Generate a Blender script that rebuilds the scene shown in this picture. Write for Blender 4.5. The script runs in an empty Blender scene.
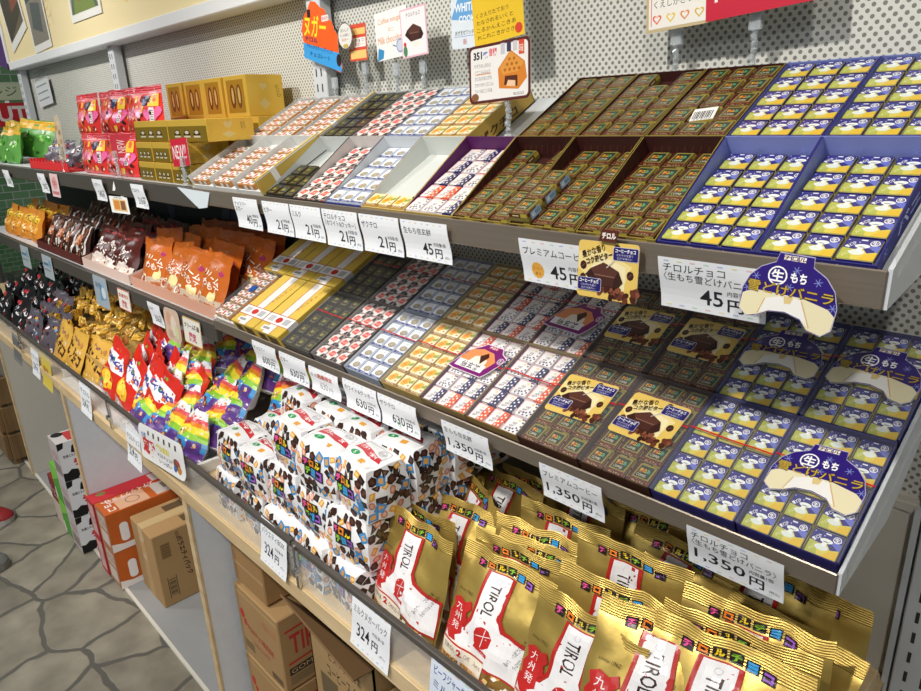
import bpy, math, random
from mathutils import Vector, Matrix, noise
from mathutils.geometry import tessellate_polygon
random.seed(7)
SC = bpy.context.scene
COL = SC.collection
PI = math.pi
EYE = 1.52
# ---------------------------------------------------------------- camera
RX = (0.69193821, -0.20873359, 0.69112358)
RY = (0.72085729, 0.25256076, -0.64542841)
RZ = (-0.0398281, 0.94479805, 0.32522357)
F = 690.0
cd = bpy.data.cameras.new('camera'); cam = bpy.data.objects.new('camera', cd); COL.objects.link(cam)
cam.matrix_world = Matrix(((*RX, 0), (*RY, 0), (*RZ, EYE), (0, 0, 0, 1)))
cd.sensor_width = 36; cd.lens = 36 * F / 921; cd.clip_start = .02; cd.clip_end = 60
SC.camera = cam

def at(px, py, ax, val):
    """world point under a pixel of the photograph on the plane axis=val"""
    c = ((px - 460.5) / F, -(py - 345.5) / F, -1.0)
    d = [RX[0]*c[0]+RX[1]*c[1]+RX[2]*c[2], RY[0]*c[0]+RY[1]*c[1]+RY[2]*c[2], RZ[0]*c[0]+RZ[1]*c[1]+RZ[2]*c[2]]
    o = (0, 0, EYE)
    t = (val - o[ax]) / d[ax]
    return Vector((o[0]+d[0]*t, o[1]+d[1]*t, o[2]+d[2]*t))

# ---------------------------------------------------------------- colour and materials
def lin(h):
    if isinstance(h, (tuple, list)): return tuple(h[:3])
    h = h.lstrip('#')
    if len(h) == 3: h = ''.join(c*2 for c in h)
    o = []
    for i in (0, 2, 4):
        c = int(h[i:i+2], 16) / 255
        o.append(c/12.92 if c <= .04045 else ((c+.055)/1.055)**2.4)
    return tuple(o)

MATS = {}
def mat(name, col=None, rough=.5, metal=0., bump=0., bscale=200., trans=0., alpha=1., var=0., vscale=8., coat=0., spec=.5, stretch=None, ior=1.45):
    m = bpy.data.materials.new(name); m.use_nodes = True
    nt = m.node_tree; N = nt.nodes; L = nt.links
    b = N['Principled BSDF']
    b.inputs['Roughness'].default_value = rough
    b.inputs['Metallic'].default_value = metal
    b.inputs['Transmission Weight'].default_value = trans
    b.inputs['Alpha'].default_value = alpha
    b.inputs['Coat Weight'].default_value = coat
    b.inputs['IOR'].default_value = ior
    b.inputs['Specular IOR Level'].default_value = spec
    if col is None:
        a = N.new('ShaderNodeAttribute'); a.attribute_name = 'Col'; src = a.outputs['Color']
    else:
        r = N.new('ShaderNodeRGB'); r.outputs[0].default_value = (*lin(col), 1); src = r.outputs[0]
    tc = N.new('ShaderNodeTexCoord')
    vec = tc.outputs['Object']
    if stretch:
        mp = N.new('ShaderNodeMapping'); mp.inputs['Scale'].default_value = stretch
        L.new(vec, mp.inputs['Vector']); vec = mp.outputs['Vector']
    if var:
        n = N.new('ShaderNodeTexNoise'); n.inputs['Scale'].default_value = vscale; n.inputs['Detail'].default_value = 5
        L.new(vec, n.inputs['Vector'])
        mr = N.new('ShaderNodeMapRange'); mr.inputs['To Min'].default_value = 1-var; mr.inputs['To Max'].default_value = 1+var
        L.new(n.outputs['Fac'], mr.inputs['Value'])
        mx = N.new('ShaderNodeVectorMath'); mx.operation = 'SCALE'
        L.new(src, mx.inputs[0]); L.new(mr.outputs[0], mx.inputs['Scale']); src = mx.outputs[0]
    L.new(src, b.inputs['Base Color'])
    if bump:
        n = N.new('ShaderNodeTexNoise'); n.inputs['Scale'].default_value = bscale; n.inputs['Detail'].default_value = 4
        L.new(vec, n.inputs['Vector'])
        bp = N.new('ShaderNodeBump'); bp.inputs['Strength'].default_value = bump; bp.inputs['Distance'].default_value = .002
        L.new(n.outputs['Fac'], bp.inputs['Height']); L.new(bp.outputs[0], b.inputs['Normal'])
    MATS[name] = m
    return m

mat('printed_paper', rough=.55, bump=.05, bscale=300)
mat('glossy_wrapper', rough=.28, bump=.25, bscale=60, coat=.15)
mat('glossy_card', rough=.3, coat=.2)
mat('gold_foil', rough=.36, metal=.62, bump=.3, bscale=45)
mat('gold_carton', rough=.22, metal=.4, bump=.04, bscale=20)
mat('kraft_cardboard', rough=.8, var=.08, vscale=14, bump=.1, bscale=120)
mat('brushed_metal', '#908578', rough=.38, metal=.6, var=.15, vscale=6, stretch=(1, 8, 60))
mat('dark_metal', '#5a5650', rough=.45, metal=.4)
mat('pale_paint', '#cdd2d6', rough=.45, var=.03)
mat('cream_paint', '#cfcbc0', rough=.5, var=.03)
mat('clear_plastic', '#f0f4f4', rough=.08, alpha=.16, spec=.9)
mat('clip_plastic', '#e4ecf0', rough=.12, trans=.5, ior=1.4, alpha=.5, spec=.9)
mat('thin_film', '#ffffff', rough=.12, alpha=.07, spec=.9)
mat('grey_rail', '#5d5853', rough=.3, metal=.3)
mat('chrome', '#c9c9c9', rough=.15, metal=1.)
mat('dark_shelf', '#35332f', rough=.6, var=.1)
mat('blue_grey_panel', '#dbe3ec', rough=.6, var=.07, vscale=30, bump=.15, bscale=90)
mat('plain_concrete', '#8f9090', rough=.7, var=.12, vscale=6)
mat('shoe_leather', rough=.6, bump=.3, bscale=200)

def wood(name, c1, c2, sc=(1.5, 14, 14)):
    m = bpy.data.materials.new(name); m.use_nodes = True
    nt = m.node_tree; N = nt.nodes; L = nt.links; b = N['Principled BSDF']; b.inputs['Roughness'].default_value = .5
    tc = N.new('ShaderNodeTexCoord'); mp = N.new('ShaderNodeMapping'); mp.inputs['Scale'].default_value = sc
    n = N.new('ShaderNodeTexNoise'); n.inputs['Scale'].default_value = 3; n.inputs['Detail'].default_value = 8; n.inputs['Distortion'].default_value = .6
    r = N.new('ShaderNodeValToRGB'); r.color_ramp.elements[0].position = .3; r.color_ramp.elements[1].position = .7
    r.color_ramp.elements[0].color = (*lin(c1), 1); r.color_ramp.elements[1].color = (*lin(c2), 1)
    L.new(tc.outputs['Object'], mp.inputs['Vector']); L.new(mp.outputs[0], n.inputs['Vector']); L.new(n.outputs['Fac'], r.inputs[0]); L.new(r.outputs[0], b.inputs['Base Color'])
    MATS[name] = m
wood('birch_wood', '#c9ad80', '#dcc59c')
wood('dark_plank', '#6b5334', '#8a6d47', (14, 14, 1.5))

def stone_floor():
    m = bpy.data.materials.new('crazy_paving'); m.use_nodes = True
    nt = m.node_tree; N = nt.nodes; L = nt.links; b = N['Principled BSDF']; b.inputs['Roughness'].default_value = .42
    tc = N.new('ShaderNodeTexCoord')
    ns = N.new('ShaderNodeTexNoise'); ns.inputs['Scale'].default_value = 5; ns.inputs['Detail'].default_value = 3
    L.new(tc.outputs['Object'], ns.inputs['Vector'])
    sub = N.new('ShaderNodeVectorMath'); sub.operation = 'SUBTRACT'; sub.inputs[1].default_value = (.5, .5, .5); L.new(ns.outputs['Color'], sub.inputs[0])
    sc = N.new('ShaderNodeVectorMath'); sc.operation = 'SCALE'; sc.inputs['Scale'].default_value = .09; L.new(sub.outputs[0], sc.inputs[0])
    ad = N.new('ShaderNodeVectorMath'); ad.operation = 'ADD'; L.new(tc.outputs['Object'], ad.inputs[0]); L.new(sc.outputs[0], ad.inputs[1])
    v = N.new('ShaderNodeTexVoronoi'); v.voronoi_dimensions = '2D'; v.feature = 'DISTANCE_TO_EDGE'; v.inputs['Scale'].default_value = 4.2; v.inputs['Randomness'].default_value = 1
    L.new(ad.outputs[0], v.inputs['Vector'])
    vc = N.new('ShaderNodeTexVoronoi'); vc.voronoi_dimensions = '2D'; vc.inputs['Scale'].default_value = 4.2; L.new(ad.outputs[0], vc.inputs['Vector'])
    jr = N.new('ShaderNodeValToRGB'); jr.color_ramp.elements[0].position = .026; jr.color_ramp.elements[1].position = .042
    L.new(v.outputs['Distance'], jr.inputs[0])
    n2 = N.new('ShaderNodeTexNoise'); n2.inputs['Scale'].default_value = 9; n2.inputs['Detail'].default_value = 8; L.new(tc.outputs['Object'], n2.inputs['Vector'])
    st = N.new('ShaderNodeValToRGB'); st.color_ramp.elements[0].position = .3; st.color_ramp.elements[1].position = .75
    st.color_ramp.elements[0].color = (*lin('#726d61'), 1); st.color_ramp.elements[1].color = (*lin('#9a9484'), 1); L.new(n2.outputs['Fac'], st.inputs[0])
    sep = N.new('ShaderNodeSeparateColor'); L.new(vc.outputs['Color'], sep.inputs[0])
    mr = N.new('ShaderNodeMapRange'); mr.inputs['To Min'].default_value = .8; mr.inputs['To Max'].default_value = 1.1; L.new(sep.outputs[0], mr.inputs['Value'])
    s2 = N.new('ShaderNodeVectorMath'); s2.operation = 'SCALE'; L.new(st.outputs[0], s2.inputs[0]); L.new(mr.outputs[0], s2.inputs['Scale'])
    mx = N.new('ShaderNodeMix'); mx.data_type = 'RGBA'; mx.inputs['A'].default_value = (*lin('#57554f'), 1)
    L.new(jr.outputs[0], mx.inputs['Factor']); L.new(s2.outputs[0], mx.inputs['B']); L.new(mx.outputs['Result'], b.inputs['Base Color'])
    bp = N.new('ShaderNodeBump'); bp.inputs['Strength'].default_value = .3; bp.inputs['Distance'].default_value = .004; L.new(jr.outputs[0], bp.inputs['Height']); L.new(bp.outputs[0], b.inputs['Normal'])
    MATS['crazy_paving'] = m
stone_floor()

def peg_material():
    """perforated sheet: staggered round holes, drawn by node maths in object space (x along wall, z up)"""
    m = bpy.data.materials.new('perforated_sheet'); m.use_nodes = True
    nt = m.node_tree; N = nt.nodes; L = nt.links; b = N['Principled BSDF']; b.inputs['Roughness'].default_value = .45
    tc = N.new('ShaderNodeTexCoord'); sx = N.new('ShaderNodeSeparateXYZ'); L.new(tc.outputs['Object'], sx.inputs[0])
    def M(op, a, c=None, cl=False):
        n = N.new('ShaderNodeMath'); n.operation = op; n.use_clamp = cl
        for i, q in enumerate((a, c)):
            if q is None: continue
            if isinstance(q, (int, float)): n.inputs[i].default_value = q
            else: L.new(q, n.inputs[i])
        return n.outputs[0]
    P, Q, R = .0122, .0132, .0026
    def lattice(ox, oz):
        fx = M('SUBTRACT', M('FRACT', M('ADD', M('DIVIDE', sx.outputs['X'], P), 400+ox)), .5)
        fz = M('SUBTRACT', M('FRACT', M('ADD', M('DIVIDE', sx.outputs['Z'], Q), 400+oz)), .5)
        ax = M('MULTIPLY', fx, P); az = M('MULTIPLY', fz, Q)
        return M('SQRT', M('ADD', M('MULTIPLY', ax, ax), M('MULTIPLY', az, az)))
    d = M('MINIMUM', lattice(0, 0), lattice(.5, .5))
    h = M('LESS_THAN', d, R)
    mx = N.new('ShaderNodeMix'); mx.data_type = 'RGBA'; mx.inputs['A'].default_value = (*lin('#d3d3cb'), 1); mx.inputs['B'].default_value = (*lin('#7a7972'), 1)
    L.new(h, mx.inputs['Factor']); L.new(mx.outputs['Result'], b.inputs['Base Color'])
    MATS['perforated_sheet'] = m
peg_material()

def tile_material():
    m = bpy.data.materials.new('green_tiles'); m.use_nodes = True
    nt = m.node_tree; N = nt.nodes; L = nt.links; b = N['Principled BSDF']; b.inputs['Roughness'].default_value = .2
    tc = N.new('ShaderNodeTexCoord'); mp = N.new('ShaderNodeMapping'); mp.inputs['Rotation'].default_value = (0, PI/2, PI/2)
    br = N.new('ShaderNodeTexBrick'); br.inputs['Scale'].default_value = 5; br.inputs['Color1'].default_value = (*lin('#6a9a66'), 1); br.inputs['Color2'].default_value = (*lin('#7fae78'), 1)
    br.inputs['Mortar'].default_value = (*lin('#c9cfc4'), 1); br.inputs['Mortar Size'].default_value = .015
    L.new(tc.outputs['Object'], mp.inputs[0]); L.new(mp.outputs[0], br.inputs['Vector']); L.new(br.outputs['Color'], b.inputs['Base Color'])
    MATS['green_tiles'] = m
tile_material()

# ---------------------------------------------------------------- mesh building
class MB:
    def __init__(s): s.v = []; s.f = []; s.c = []; s.m = []; s.s = []
    def add(s, vs, fs, col, slot=0, smooth=False, M=None):
        o = len(s.v)
        s.v += [tuple(M @ Vector(p)) for p in vs] if M else [tuple(p) for p in vs]
        c = None if isinstance(col, list) else lin(col)
        for i, f in enumerate(fs):
            s.f.append([o+k for k in f]); s.c.append(c if c else lin(col[i])); s.m.append(slot); s.s.append(smooth)
    def box(s, lo, hi, col='#fff', slot=0, M=None, bev=0.):
        x0, y0, z0 = lo; x1, y1, z1 = hi
        if bev <= 0:
            s.add([(x0,y0,z0),(x1,y0,z0),(x1,y1,z0),(x0,y1,z0),(x0,y0,z1),(x1,y0,z1),(x1,y1,z1),(x0,y1,z1)],
                  [(0,3,2,1),(4,5,6,7),(0,1,5,4),(1,2,6,5),(2,3,7,6),(3,0,4,7)], col, slot, M=M); return
        b = min(bev, (x1-x0)*.49, (y1-y0)*.49, (z1-z0)*.49)
        def ring(z, i): return [(x0+i,y0+b,z),(x0+b,y0+i,z),(x1-b,y0+i,z),(x1-i,y0+b,z),(x1-i,y1-b,z),(x1-b,y1-i,z),(x0+b,y1-i,z),(x0+i,y1-b,z)]
        vs = ring(z0, b)+ring(z0+b, 0)+ring(z1-b, 0)+ring(z1, b)
        fs = [tuple(range(7, -1, -1)), tuple(range(24, 32))]
        for r in range(3):
            for k in range(8): fs.append((r*8+k, r*8+(k+1) % 8, (r+1)*8+(k+1) % 8, (r+1)*8+k))
        s.add(vs, fs, col, slot, M=M)
    def tube(s, p0, p1, r, col='#fff', slot=0, n=10, r2=None, M=None):
        p0 = Vector(p0); p1 = Vector(p1); d = (p1-p0).normalized(); a = d.orthogonal().normalized(); b = d.cross(a); r2 = r if r2 is None else r2
        vs = [p0+(a*math.cos(t)+b*math.sin(t))*r for t in [2*PI*k/n for k in range(n)]]+[p1+(a*math.cos(t)+b*math.sin(t))*r2 for t in [2*PI*k/n for k in range(n)]]
        fs = [(k, (k+1) % n, n+(k+1) % n, n+k) for k in range(n)]
        s.add(vs, fs, col, slot, True, M); s.add(vs, [tuple(range(n-1, -1, -1)), tuple(range(n, 2*n))], col, slot, False, M)
    def prism(s, pts, z0, z1, col='#fff', slot=0, M=None):
        n = len(pts); vs = [(x, y, z0) for x, y in pts]+[(x, y, z1) for x, y in pts]
        fs = [tuple(range(n-1, -1, -1)), tuple(range(n, 2*n))]+[(k, (k+1) % n, n+(k+1) % n, n+k) for k in range(n)]
        s.add(vs, fs, col, slot, M=M)
    def grid(s, fn, nu, nv, col, slot=0, smooth=True, us=None, vs_=None, colfn=None):
        us = us or [i/nu for i in range(nu+1)]; vv = vs_ or [j/nv for j in range(nv+1)]
        vs = [fn(u, v) for v in vv for u in us]; w = len(us)
        fs = [(j*w+i, j*w+i+1, (j+1)*w+i+1, (j+1)*w+i) for j in range(len(vv)-1) for i in range(w-1)]
        cl = [colfn((us[i]+us[i+1])/2, (vv[j]+vv[j+1])/2) for j in range(len(vv)-1) for i in range(w-1)] if colfn else col
        s.add(vs, fs, cl, slot, smooth)
    def mesh(s, name, mats):
        me = bpy.data.meshes.new(name); me.from_pydata(s.v, [], s.f)
        for k in mats: me.materials.append(MATS[k])
        me.polygons.foreach_set('material_index', s.m); me.polygons.foreach_set('use_smooth', s.s)
        a = me.color_attributes.new('Col', 'FLOAT_COLOR', 'CORNER')
        buf = []
        for f, c in zip(s.f, s.c): buf += [c[0], c[1], c[2], 1.0]*len(f)
        a.data.foreach_set('color', buf)
        me.update(); return me
    def build(s, name, mats='printed_paper', parent=None, M=None):
        mats = [mats] if isinstance(mats, str) else mats
        o = bpy.data.objects.new(name, s.mesh(name, mats)); COL.objects.link(o)
        if parent: o.parent = parent
        if M is not None: o.matrix_basis = M
        return o

def tag(o, label=None, cat=None, group=None, kind=None):
    if label: o['label'] = label
    if cat: o['category'] = cat
    if group: o['group'] = group
    if kind: o['kind'] = kind
    return o
def empty(name, M, label, cat, group=None):
    o = bpy.data.objects.new(name, None); COL.objects.link(o); o.empty_display_size = .02; o.matrix_basis = M
    return tag(o, label, cat, group)
def inst(name, me, M, label=None, cat=None, group=None, parent=None):
    o = bpy.data.objects.new(name, me); COL.objects.link(o); o.matrix_basis = M
    if parent: o.parent = parent
    return tag(o, label, cat, group)
def T(x, y, z): return Matrix.Translation((x, y, z))
def R(a, ax): return Matrix.Rotation(math.radians(a), 4, ax)
def S(x, y, z): return Matrix.Diagonal((x, y, z, 1))

# ---------------------------------------------------------------- lettering and printed pictures
_tx = {}
def text_tris(body, bold=0.):
    k = (body, bold)
    if k in _tx: return _tx[k]
    c = bpy.data.curves.new('lettering', 'FONT'); c.body = body; c.resolution_u = 2; c.offset = bold
    o = bpy.data.objects.new('lettering', c); COL.objects.link(o)
    dg = bpy.context.evaluated_depsgraph_get(); m = bpy.data.meshes.new_from_object(o.evaluated_get(dg))
    vs = [tuple(v.co[:2]) for v in m.vertices]; tr = []
    for p in m.polygons:
        q = list(p.vertices)
        for i in range(1, len(q)-1): tr.append([vs[q[0]], vs[q[i]], vs[q[i+1]]])
    bpy.data.objects.remove(o); bpy.data.curves.remove(c); bpy.data.meshes.remove(m)
    xs = [p[0] for p in vs] or [0, 1]; ys = [p[1] for p in vs] or [0, 1]
    _tx[k] = (tr, min(xs), min(ys), max(xs), max(ys)); return _tx[k]

def clip(poly, ax, val, keep_less):
    out = []; n = len(poly)
    for i in range(n):
        a = poly[i]; b = poly[(i+1) % n]
        ia = (a[ax] <= val) == keep_less or a[ax] == val; ib = (b[ax] <= val) == keep_less or b[ax] == val
        if ia: out.append(a)
        if ia != ib:
            t = (val-a[ax])/(b[ax]-a[ax]); q = [a[0]+(b[0]-a[0])*t, a[1]+(b[1]-a[1])*t]; q[ax] = val; out.append(tuple(q))
    return out

class Art:
    def __init__(s): s.it = []; s.n = 0
    def _p(s, polys, col, slot, same):
        if not same or s.n == 0: s.n += 1
        s.it.append((polys, col, slot, s.n)); return s
    def poly(s, pts, col, slot=0, same=False):
        n = len(pts)
        if n <= 4 and n: ps = [list(pts)]
        else: ps = [[pts[i] for i in t] for t in tessellate_polygon([[Vector((p[0], p[1], 0)) for p in pts]])]
        return s._p(ps, col, slot, same)
    def rect(s, x0, y0, x1, y1, col, slot=0, same=False): return s.poly([(x0,y0),(x1,y0),(x1,y1),(x0,y1)], col, slot, same)
    def ell(s, cx, cy, rx, ry, col, slot=0, same=False, n=12, rot=0):
        ca, sa = math.cos(rot), math.sin(rot)
        pts = [(cx+rx*math.cos(t)*ca-ry*math.sin(t)*sa, cy+rx*math.cos(t)*sa+ry*math.sin(t)*ca) for t in [2*PI*k/n for k in range(n)]]
        return s._p([[pts[0], pts[i], pts[i+1]] for i in range(1, n-1)], col, slot, same)
    def ring(s, cx, cy, r, w, col, slot=0, same=False, n=16, a0=0, a1=2*PI, ry=None):
        ky = (ry or r)/r; ps = []
        for k in range(n):
            a = a0+(a1-a0)*k/n; b = a0+(a1-a0)*(k+1)/n
            ps.append([(cx+(r-w)*math.cos(a), cy+(r-w)*math.sin(a)*ky), (cx+r*math.cos(a), cy+r*math.sin(a)*ky), (cx+r*math.cos(b), cy+r*math.sin(b)*ky), (cx+(r-w)*math.cos(b), cy+(r-w)*math.sin(b)*ky)])
        return s._p(ps, col, slot, same)
    def line(s, x0, y0, x1, y1, w, col, slot=0, same=False):
        dx, dy = x1-x0, y1-y0; L = math.hypot(dx, dy) or 1; nx, ny = -dy/L*w/2, dx/L*w/2
        return s.poly([(x0+nx,y0+ny),(x0-nx,y0-ny),(x1-nx,y1-ny),(x1+nx,y1+ny)], col, slot, same)
    def text(s, body, x0, y0, w, h, col, slot=0, rot=0, bold=0., same=False, asp=1.):
        """lettering centred in the box (x0, y0, w, h); rot in degrees; stretched to fill it; asp = real u/v ratio for rotated text"""
        tr, a, b, c, d = text_tris(body, bold); cx, cy = x0+w/2, y0+h/2
        ca, sa = math.cos(math.radians(rot)), math.sin(math.radians(rot)); kx, ky = w/max(c-a, 1e-6), h/max(d-b, 1e-6)
        f = lambda p: ((lambda X, Y: (cx+X*ca-Y*sa/asp*1., cy+X*sa*asp+Y*ca))((p[0]-(a+c)/2)*kx, (p[1]-(b+d)/2)*ky))
        return s._p([[f(p) for p in t] for t in tr], col, slot, same)
    def rrect(s, x0, y0, x1, y1, r, col, slot=0, same=False, ky=1.):
        pts = []
        for cx, cy, a in ((x1-r, y0+r*ky, -90), (x1-r, y1-r*ky, 0), (x0+r, y1-r*ky, 90), (x0+r, y0+r*ky, 180)):
            for k in range(5):
                t = math.radians(a+k*22.5); pts.append((cx+r*math.cos(t), cy+r*ky*math.sin(t)))
        n = len(pts); return s._p([[pts[0], pts[i], pts[i+1]] for i in range(1, n-1)], col, slot, same)
    def put(s, mb, fn, eps=.00006, us=None, vs=None, smooth=False, base=.00012):
        """lay the print on a surface: fn(u, v, h) -> point; us / vs = lines of the grid it is cut along"""
        boxes = []
        for polys, col, slot, _ in s.it:
            bb = (min(q[0] for p in polys for q in p), min(q[1] for p in polys for q in p), max(q[0] for p in polys for q in p), max(q[1] for p in polys for q in p))
            lay = 1+max([l for l, b in boxes if b[0] < bb[2] and bb[0] < b[2] and b[1] < bb[3] and bb[1] < b[3]] or [0])
            boxes.append((lay, bb))
            V = []; Fc = []; h = base+eps*lay
            for p in polys:
                parts = [p]
                for ax, ls in ((0, us), (1, vs)):
                    if not ls: continue
                    for L in ls:
                        nx = []
                        for q in parts:
                            lo = min(t[ax] for t in q); hi = max(t[ax] for t in q)
                            if lo < L-1e-9 and hi > L+1e-9:
                                a = clip(q, ax, L, True); b = clip(q, ax, L, False)
                                if len(a) > 2: nx.append(a)
                                if len(b) > 2: nx.append(b)
                            else: nx.append(q)
                        parts = nx
                for q in parts:
                    if us: q = [(min(max(a, us[0]), us[-1]), min(max(b, vs[0]), vs[-1])) for a, b in q]
                    o = len(V); V += [fn(a, b, h) for a, b in q]; Fc.append(tuple(range(o, o+len(q))))
            if V: mb.add(V, Fc, col, slot, smooth)
def flat(M, sx=1., sy=1.):
    return lambda u, v, h: tuple(M @ Vector((u*sx, v*sy, h)))
# ---------------------------------------------------------------- chocolate squares
def choc_mesh(name, top, side, art, front=None, a=.0160, h=.0125, seam='#c9c9c9', mats='glossy_wrapper'):
    mb = MB(); t = a-.0016; z1 = h*.55
    def ring(r, z, k=.0012): return [(-r+k,-r,z),(r-k,-r,z),(r,-r+k,z),(r,r-k,z),(r-k,r,z),(-r+k,r,z),(-r,r-k,z),(-r,-r+k,z)]
    vs = ring(a-.001, 0)+ring(a, .0015)+ring(a-.0003, z1)+ring(t+.0004, h-.0008)+ring(t, h)
    fs = []; cs = []
    for r in range(4):
        for k in range(8): fs.append((r*8+k, r*8+(k+1) % 8, (r+1)*8+(k+1) % 8, (r+1)*8+k)); cs.append(side if r < 2 or r == 2 and k % 2 == 0 else side)
    fs.append(tuple(range(32, 40))); cs.append(top); fs.append(tuple(range(7, -1, -1))); cs.append(side)
    mb.add(vs, fs, cs)
    art.put(mb, lambda u, v, q: (u*t, v*t, h+q), eps=.00003, base=.00005)
    sl = Art(); (front or (lambda s: None))(sl)
    d = (a-.0003-t-.0004)/(h-.0008-z1)
    for ang in (0, 90, 180, 270):
        Mz = R(ang, 'Z')
        sl.put(mb, lambda u, v, q: tuple(Mz @ Vector((u*(a-.0015), -(a-.0003)+d*v*(h-.0008-z1)-q-.0001, z1+v*(h-.0008-z1)))), eps=.00003, base=.00006)
    return mb.mesh(name, [mats])
rr = random.Random(3)
CH = {}
# vanilla: night blue above, yellow below, two white rice cakes
A = Art().poly([(-1,-1),(1,-1),(1,-.15),(.45,-.35),(.1,.1),(-.35,-.05),(-1,.05)], '#dccb58').poly([(-1,-1),(-.25,-1),(-.45,-.05),(-1,.05)], '#b4ba52').poly([(.1,-1),(1,-1),(1,-.3),(.4,-.45)], '#e2bb38')
A.poly([(.35,.2),(1,-.25),(1,.35),(.6,.5)], '#6a74c8').ell(.02,.28,.42,.2,'#f2f6f1').ell(.0,.2,.2,.05,'#8f9a9a').ell(-.12,-.32,.44,.26,'#dfe9e2').ell(-.05,-.05,.16,.2,'#eef3ee')
A.ring(.62,.62,.27,.05,'#ffffff').text('生',.45,.45,.34,.34,'#ffffff',bold=.02)
A.text('雪どけ',-.95,.2,.62,.3,'#ffffff',rot=55,bold=.02).rect(-.2,.8,.15,.92,'#e8e8f4')
for k in range(6): A.ell(rr.uniform(-.9,.9), rr.uniform(.2,.95), .05, .05, '#c9cff2', same=k > 0, n=6)
A.text('バニラ',-.95,-.6,.6,.22,'#fbf7dc',rot=60)
CH['vanilla'] = choc_mesh('vanilla_chocolate_square', '#313080', '#b9b06a', A, lambda s: s.rect(-1,.5,1,1,'#20206f').rect(-.6,.1,.3,.4,'#f4f0d8'))
# premium coffee: red-brown with gold frame round a dark green panel
A = Art().rect(-1,-1,1,1,'#431b15').poly([(-.75,-.55),(.85,-.55),(.95,.98),(-.6,.98)],'#8b803e').poly([(-.6,-.42),(.68,-.42),(.78,.82),(-.48,.82)],'#1f3528')
A.rect(-.42,.0,-.12,.6,'#7a3a24').text('チロル',-.4,.12,.95,.42,'#d8c23c',bold=.03).ell(.45,.3,.14,.2,'#2f8a78').ell(-.05,.35,.12,.16,'#c04a2c').text('COFFEE',-.45,-.3,.85,.25,'#e9dcc0')
for k in range(9): A.ell(-.85+k*.21, -.72+.12*math.sin(k*2.3), .13, .1, ('#7a3324','#5c241a','#8f4030')[k % 3], same=k > 0, n=7, rot=k)
A.text('プレミアム',-.6,-.98,1.2,.2,'#e0c890')
CH['coffee'] = choc_mesh('coffee_chocolate_square', '#4d1f18', '#837638', A, lambda s: s.rect(-1,.0,.3,1,'#5a281e').rect(.3,.0,1,1,'#b5a340').rect(-.6,.3,.1,.6,'#d9cf9c'))
# rice-cake with syrup, three dotted papers
def dots(base, dot, bits):
    A = Art().rect(-1,-1,1,1,'#f1ecec').rect(-.98,-.98,-.9,.98,'#e59aa0').rect(-.98,.9,.98,.98,'#e59aa0')
    A.poly([(.05,-1),(1,-1),(1,1),(.35,1)] if bits else [(0,-1),(.02,-1),(.02,-.98),(0,-.98)], base)
    pts = [(.3,-.8),(.75,-.75),(.45,-.35),(.85,-.2),(.5,.15),(.9,.4),(.6,.65),(.2,-.45)] if bits else [(-.5,-.8),(0,-.85),(.5,-.8),(.8,-.5),(.85,0),(.55,-.3),(.8,.5),(.2,-.5),(.6,.85),(-.1,-.55),(.85,.85)]
    for k, (x, y) in enumerate(pts): A.ell(x, y, .12, .12, dot, same=k > 0, n=8)
    A.text('生もち',-.95,-.35,1.2,.3,'#3a3440',rot=62,bold=.01).text('信玄餅',-.6,-.3,1.1,.26,'#55505c',rot=62).ell(-.15 if bits else .3,.62,.2,.14,'#e9d69a')
    return A
for n, b, d, s, bits in (('navy','#23265e','#f3f0f0','#2a2c60',1),('orange','#e2562b','#f7efe8','#d9572e',1),('white','#f1ecec','#2c3064','#dcd6d8',0)):
    CH['mochi_'+n] = choc_mesh('ricecake_chocolate_square', '#f1ecec', s, dots(b, d, bits), lambda q: q.rect(-1,.2,-.2,1,'#efe9ea'))
# crunchy nut: cream with orange blob
A = Art().rect(-1,-1,1,1,'#efe2b0').rect(-1,-1,1,-.7,'#8a5a2c').poly([(-.9,.1),(-.3,.75),(.3,.6),(.25,-.1),(-.2,-.5),(-.8,-.4)],'#f2a92a').ell(-.35,.1,.3,.25,'#ee8f1e').poly([(.1,.3),(.9,.7),(.95,.2),(.4,.0)],'#8fa63a').poly([(.0,-.2),(.9,-.1),(.8,-.6),(.1,-.6)],'#f8f1da').ell(.55,-.32,.2,.14,'#c98a3c').text('ザクチロ',-.7,-.98,1.4,.26,'#fff3cc',bold=.02)
CH['crunch'] = choc_mesh('crunch_chocolate_square', '#efe2b0', '#caa55a', A, lambda s: s.rect(-1,.0,1,.5,'#7a4a22').ell(0,.6,.3,.2,'#f0a030'), a=.0160)
# cookies and white
A = Art().rect(-1,-1,1,1,'#e9edf3').poly([(-1,-1),(1,-1),(1,-.75),(-1,-.6)],'#2c3c84').ell(.05,-.1,.66,.46,'#8f8774').ell(.05,-.04,.52,.34,'#b5aa90')
for k in range(9): A.ell(.05+.32*math.cos(k*2.4), -.08+.2*math.sin(k*2.4), .06, .05, '#5b5344', same=k > 0, n=6)
A.text('クッキー',-.8,.5,1.5,.34,'#8f9aa8').rect(.75,-.6,.95,.9,'#8fa3cc').text('COOKIE',-.6,-.92,1.0,.2,'#dfe6f6')
CH['cookie'] = choc_mesh('cookie_chocolate_square', '#e9edf3', '#c9d0dc', A, lambda s: s.rect(-1,0,1,.45,'#34438a'), a=.0160)
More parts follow.
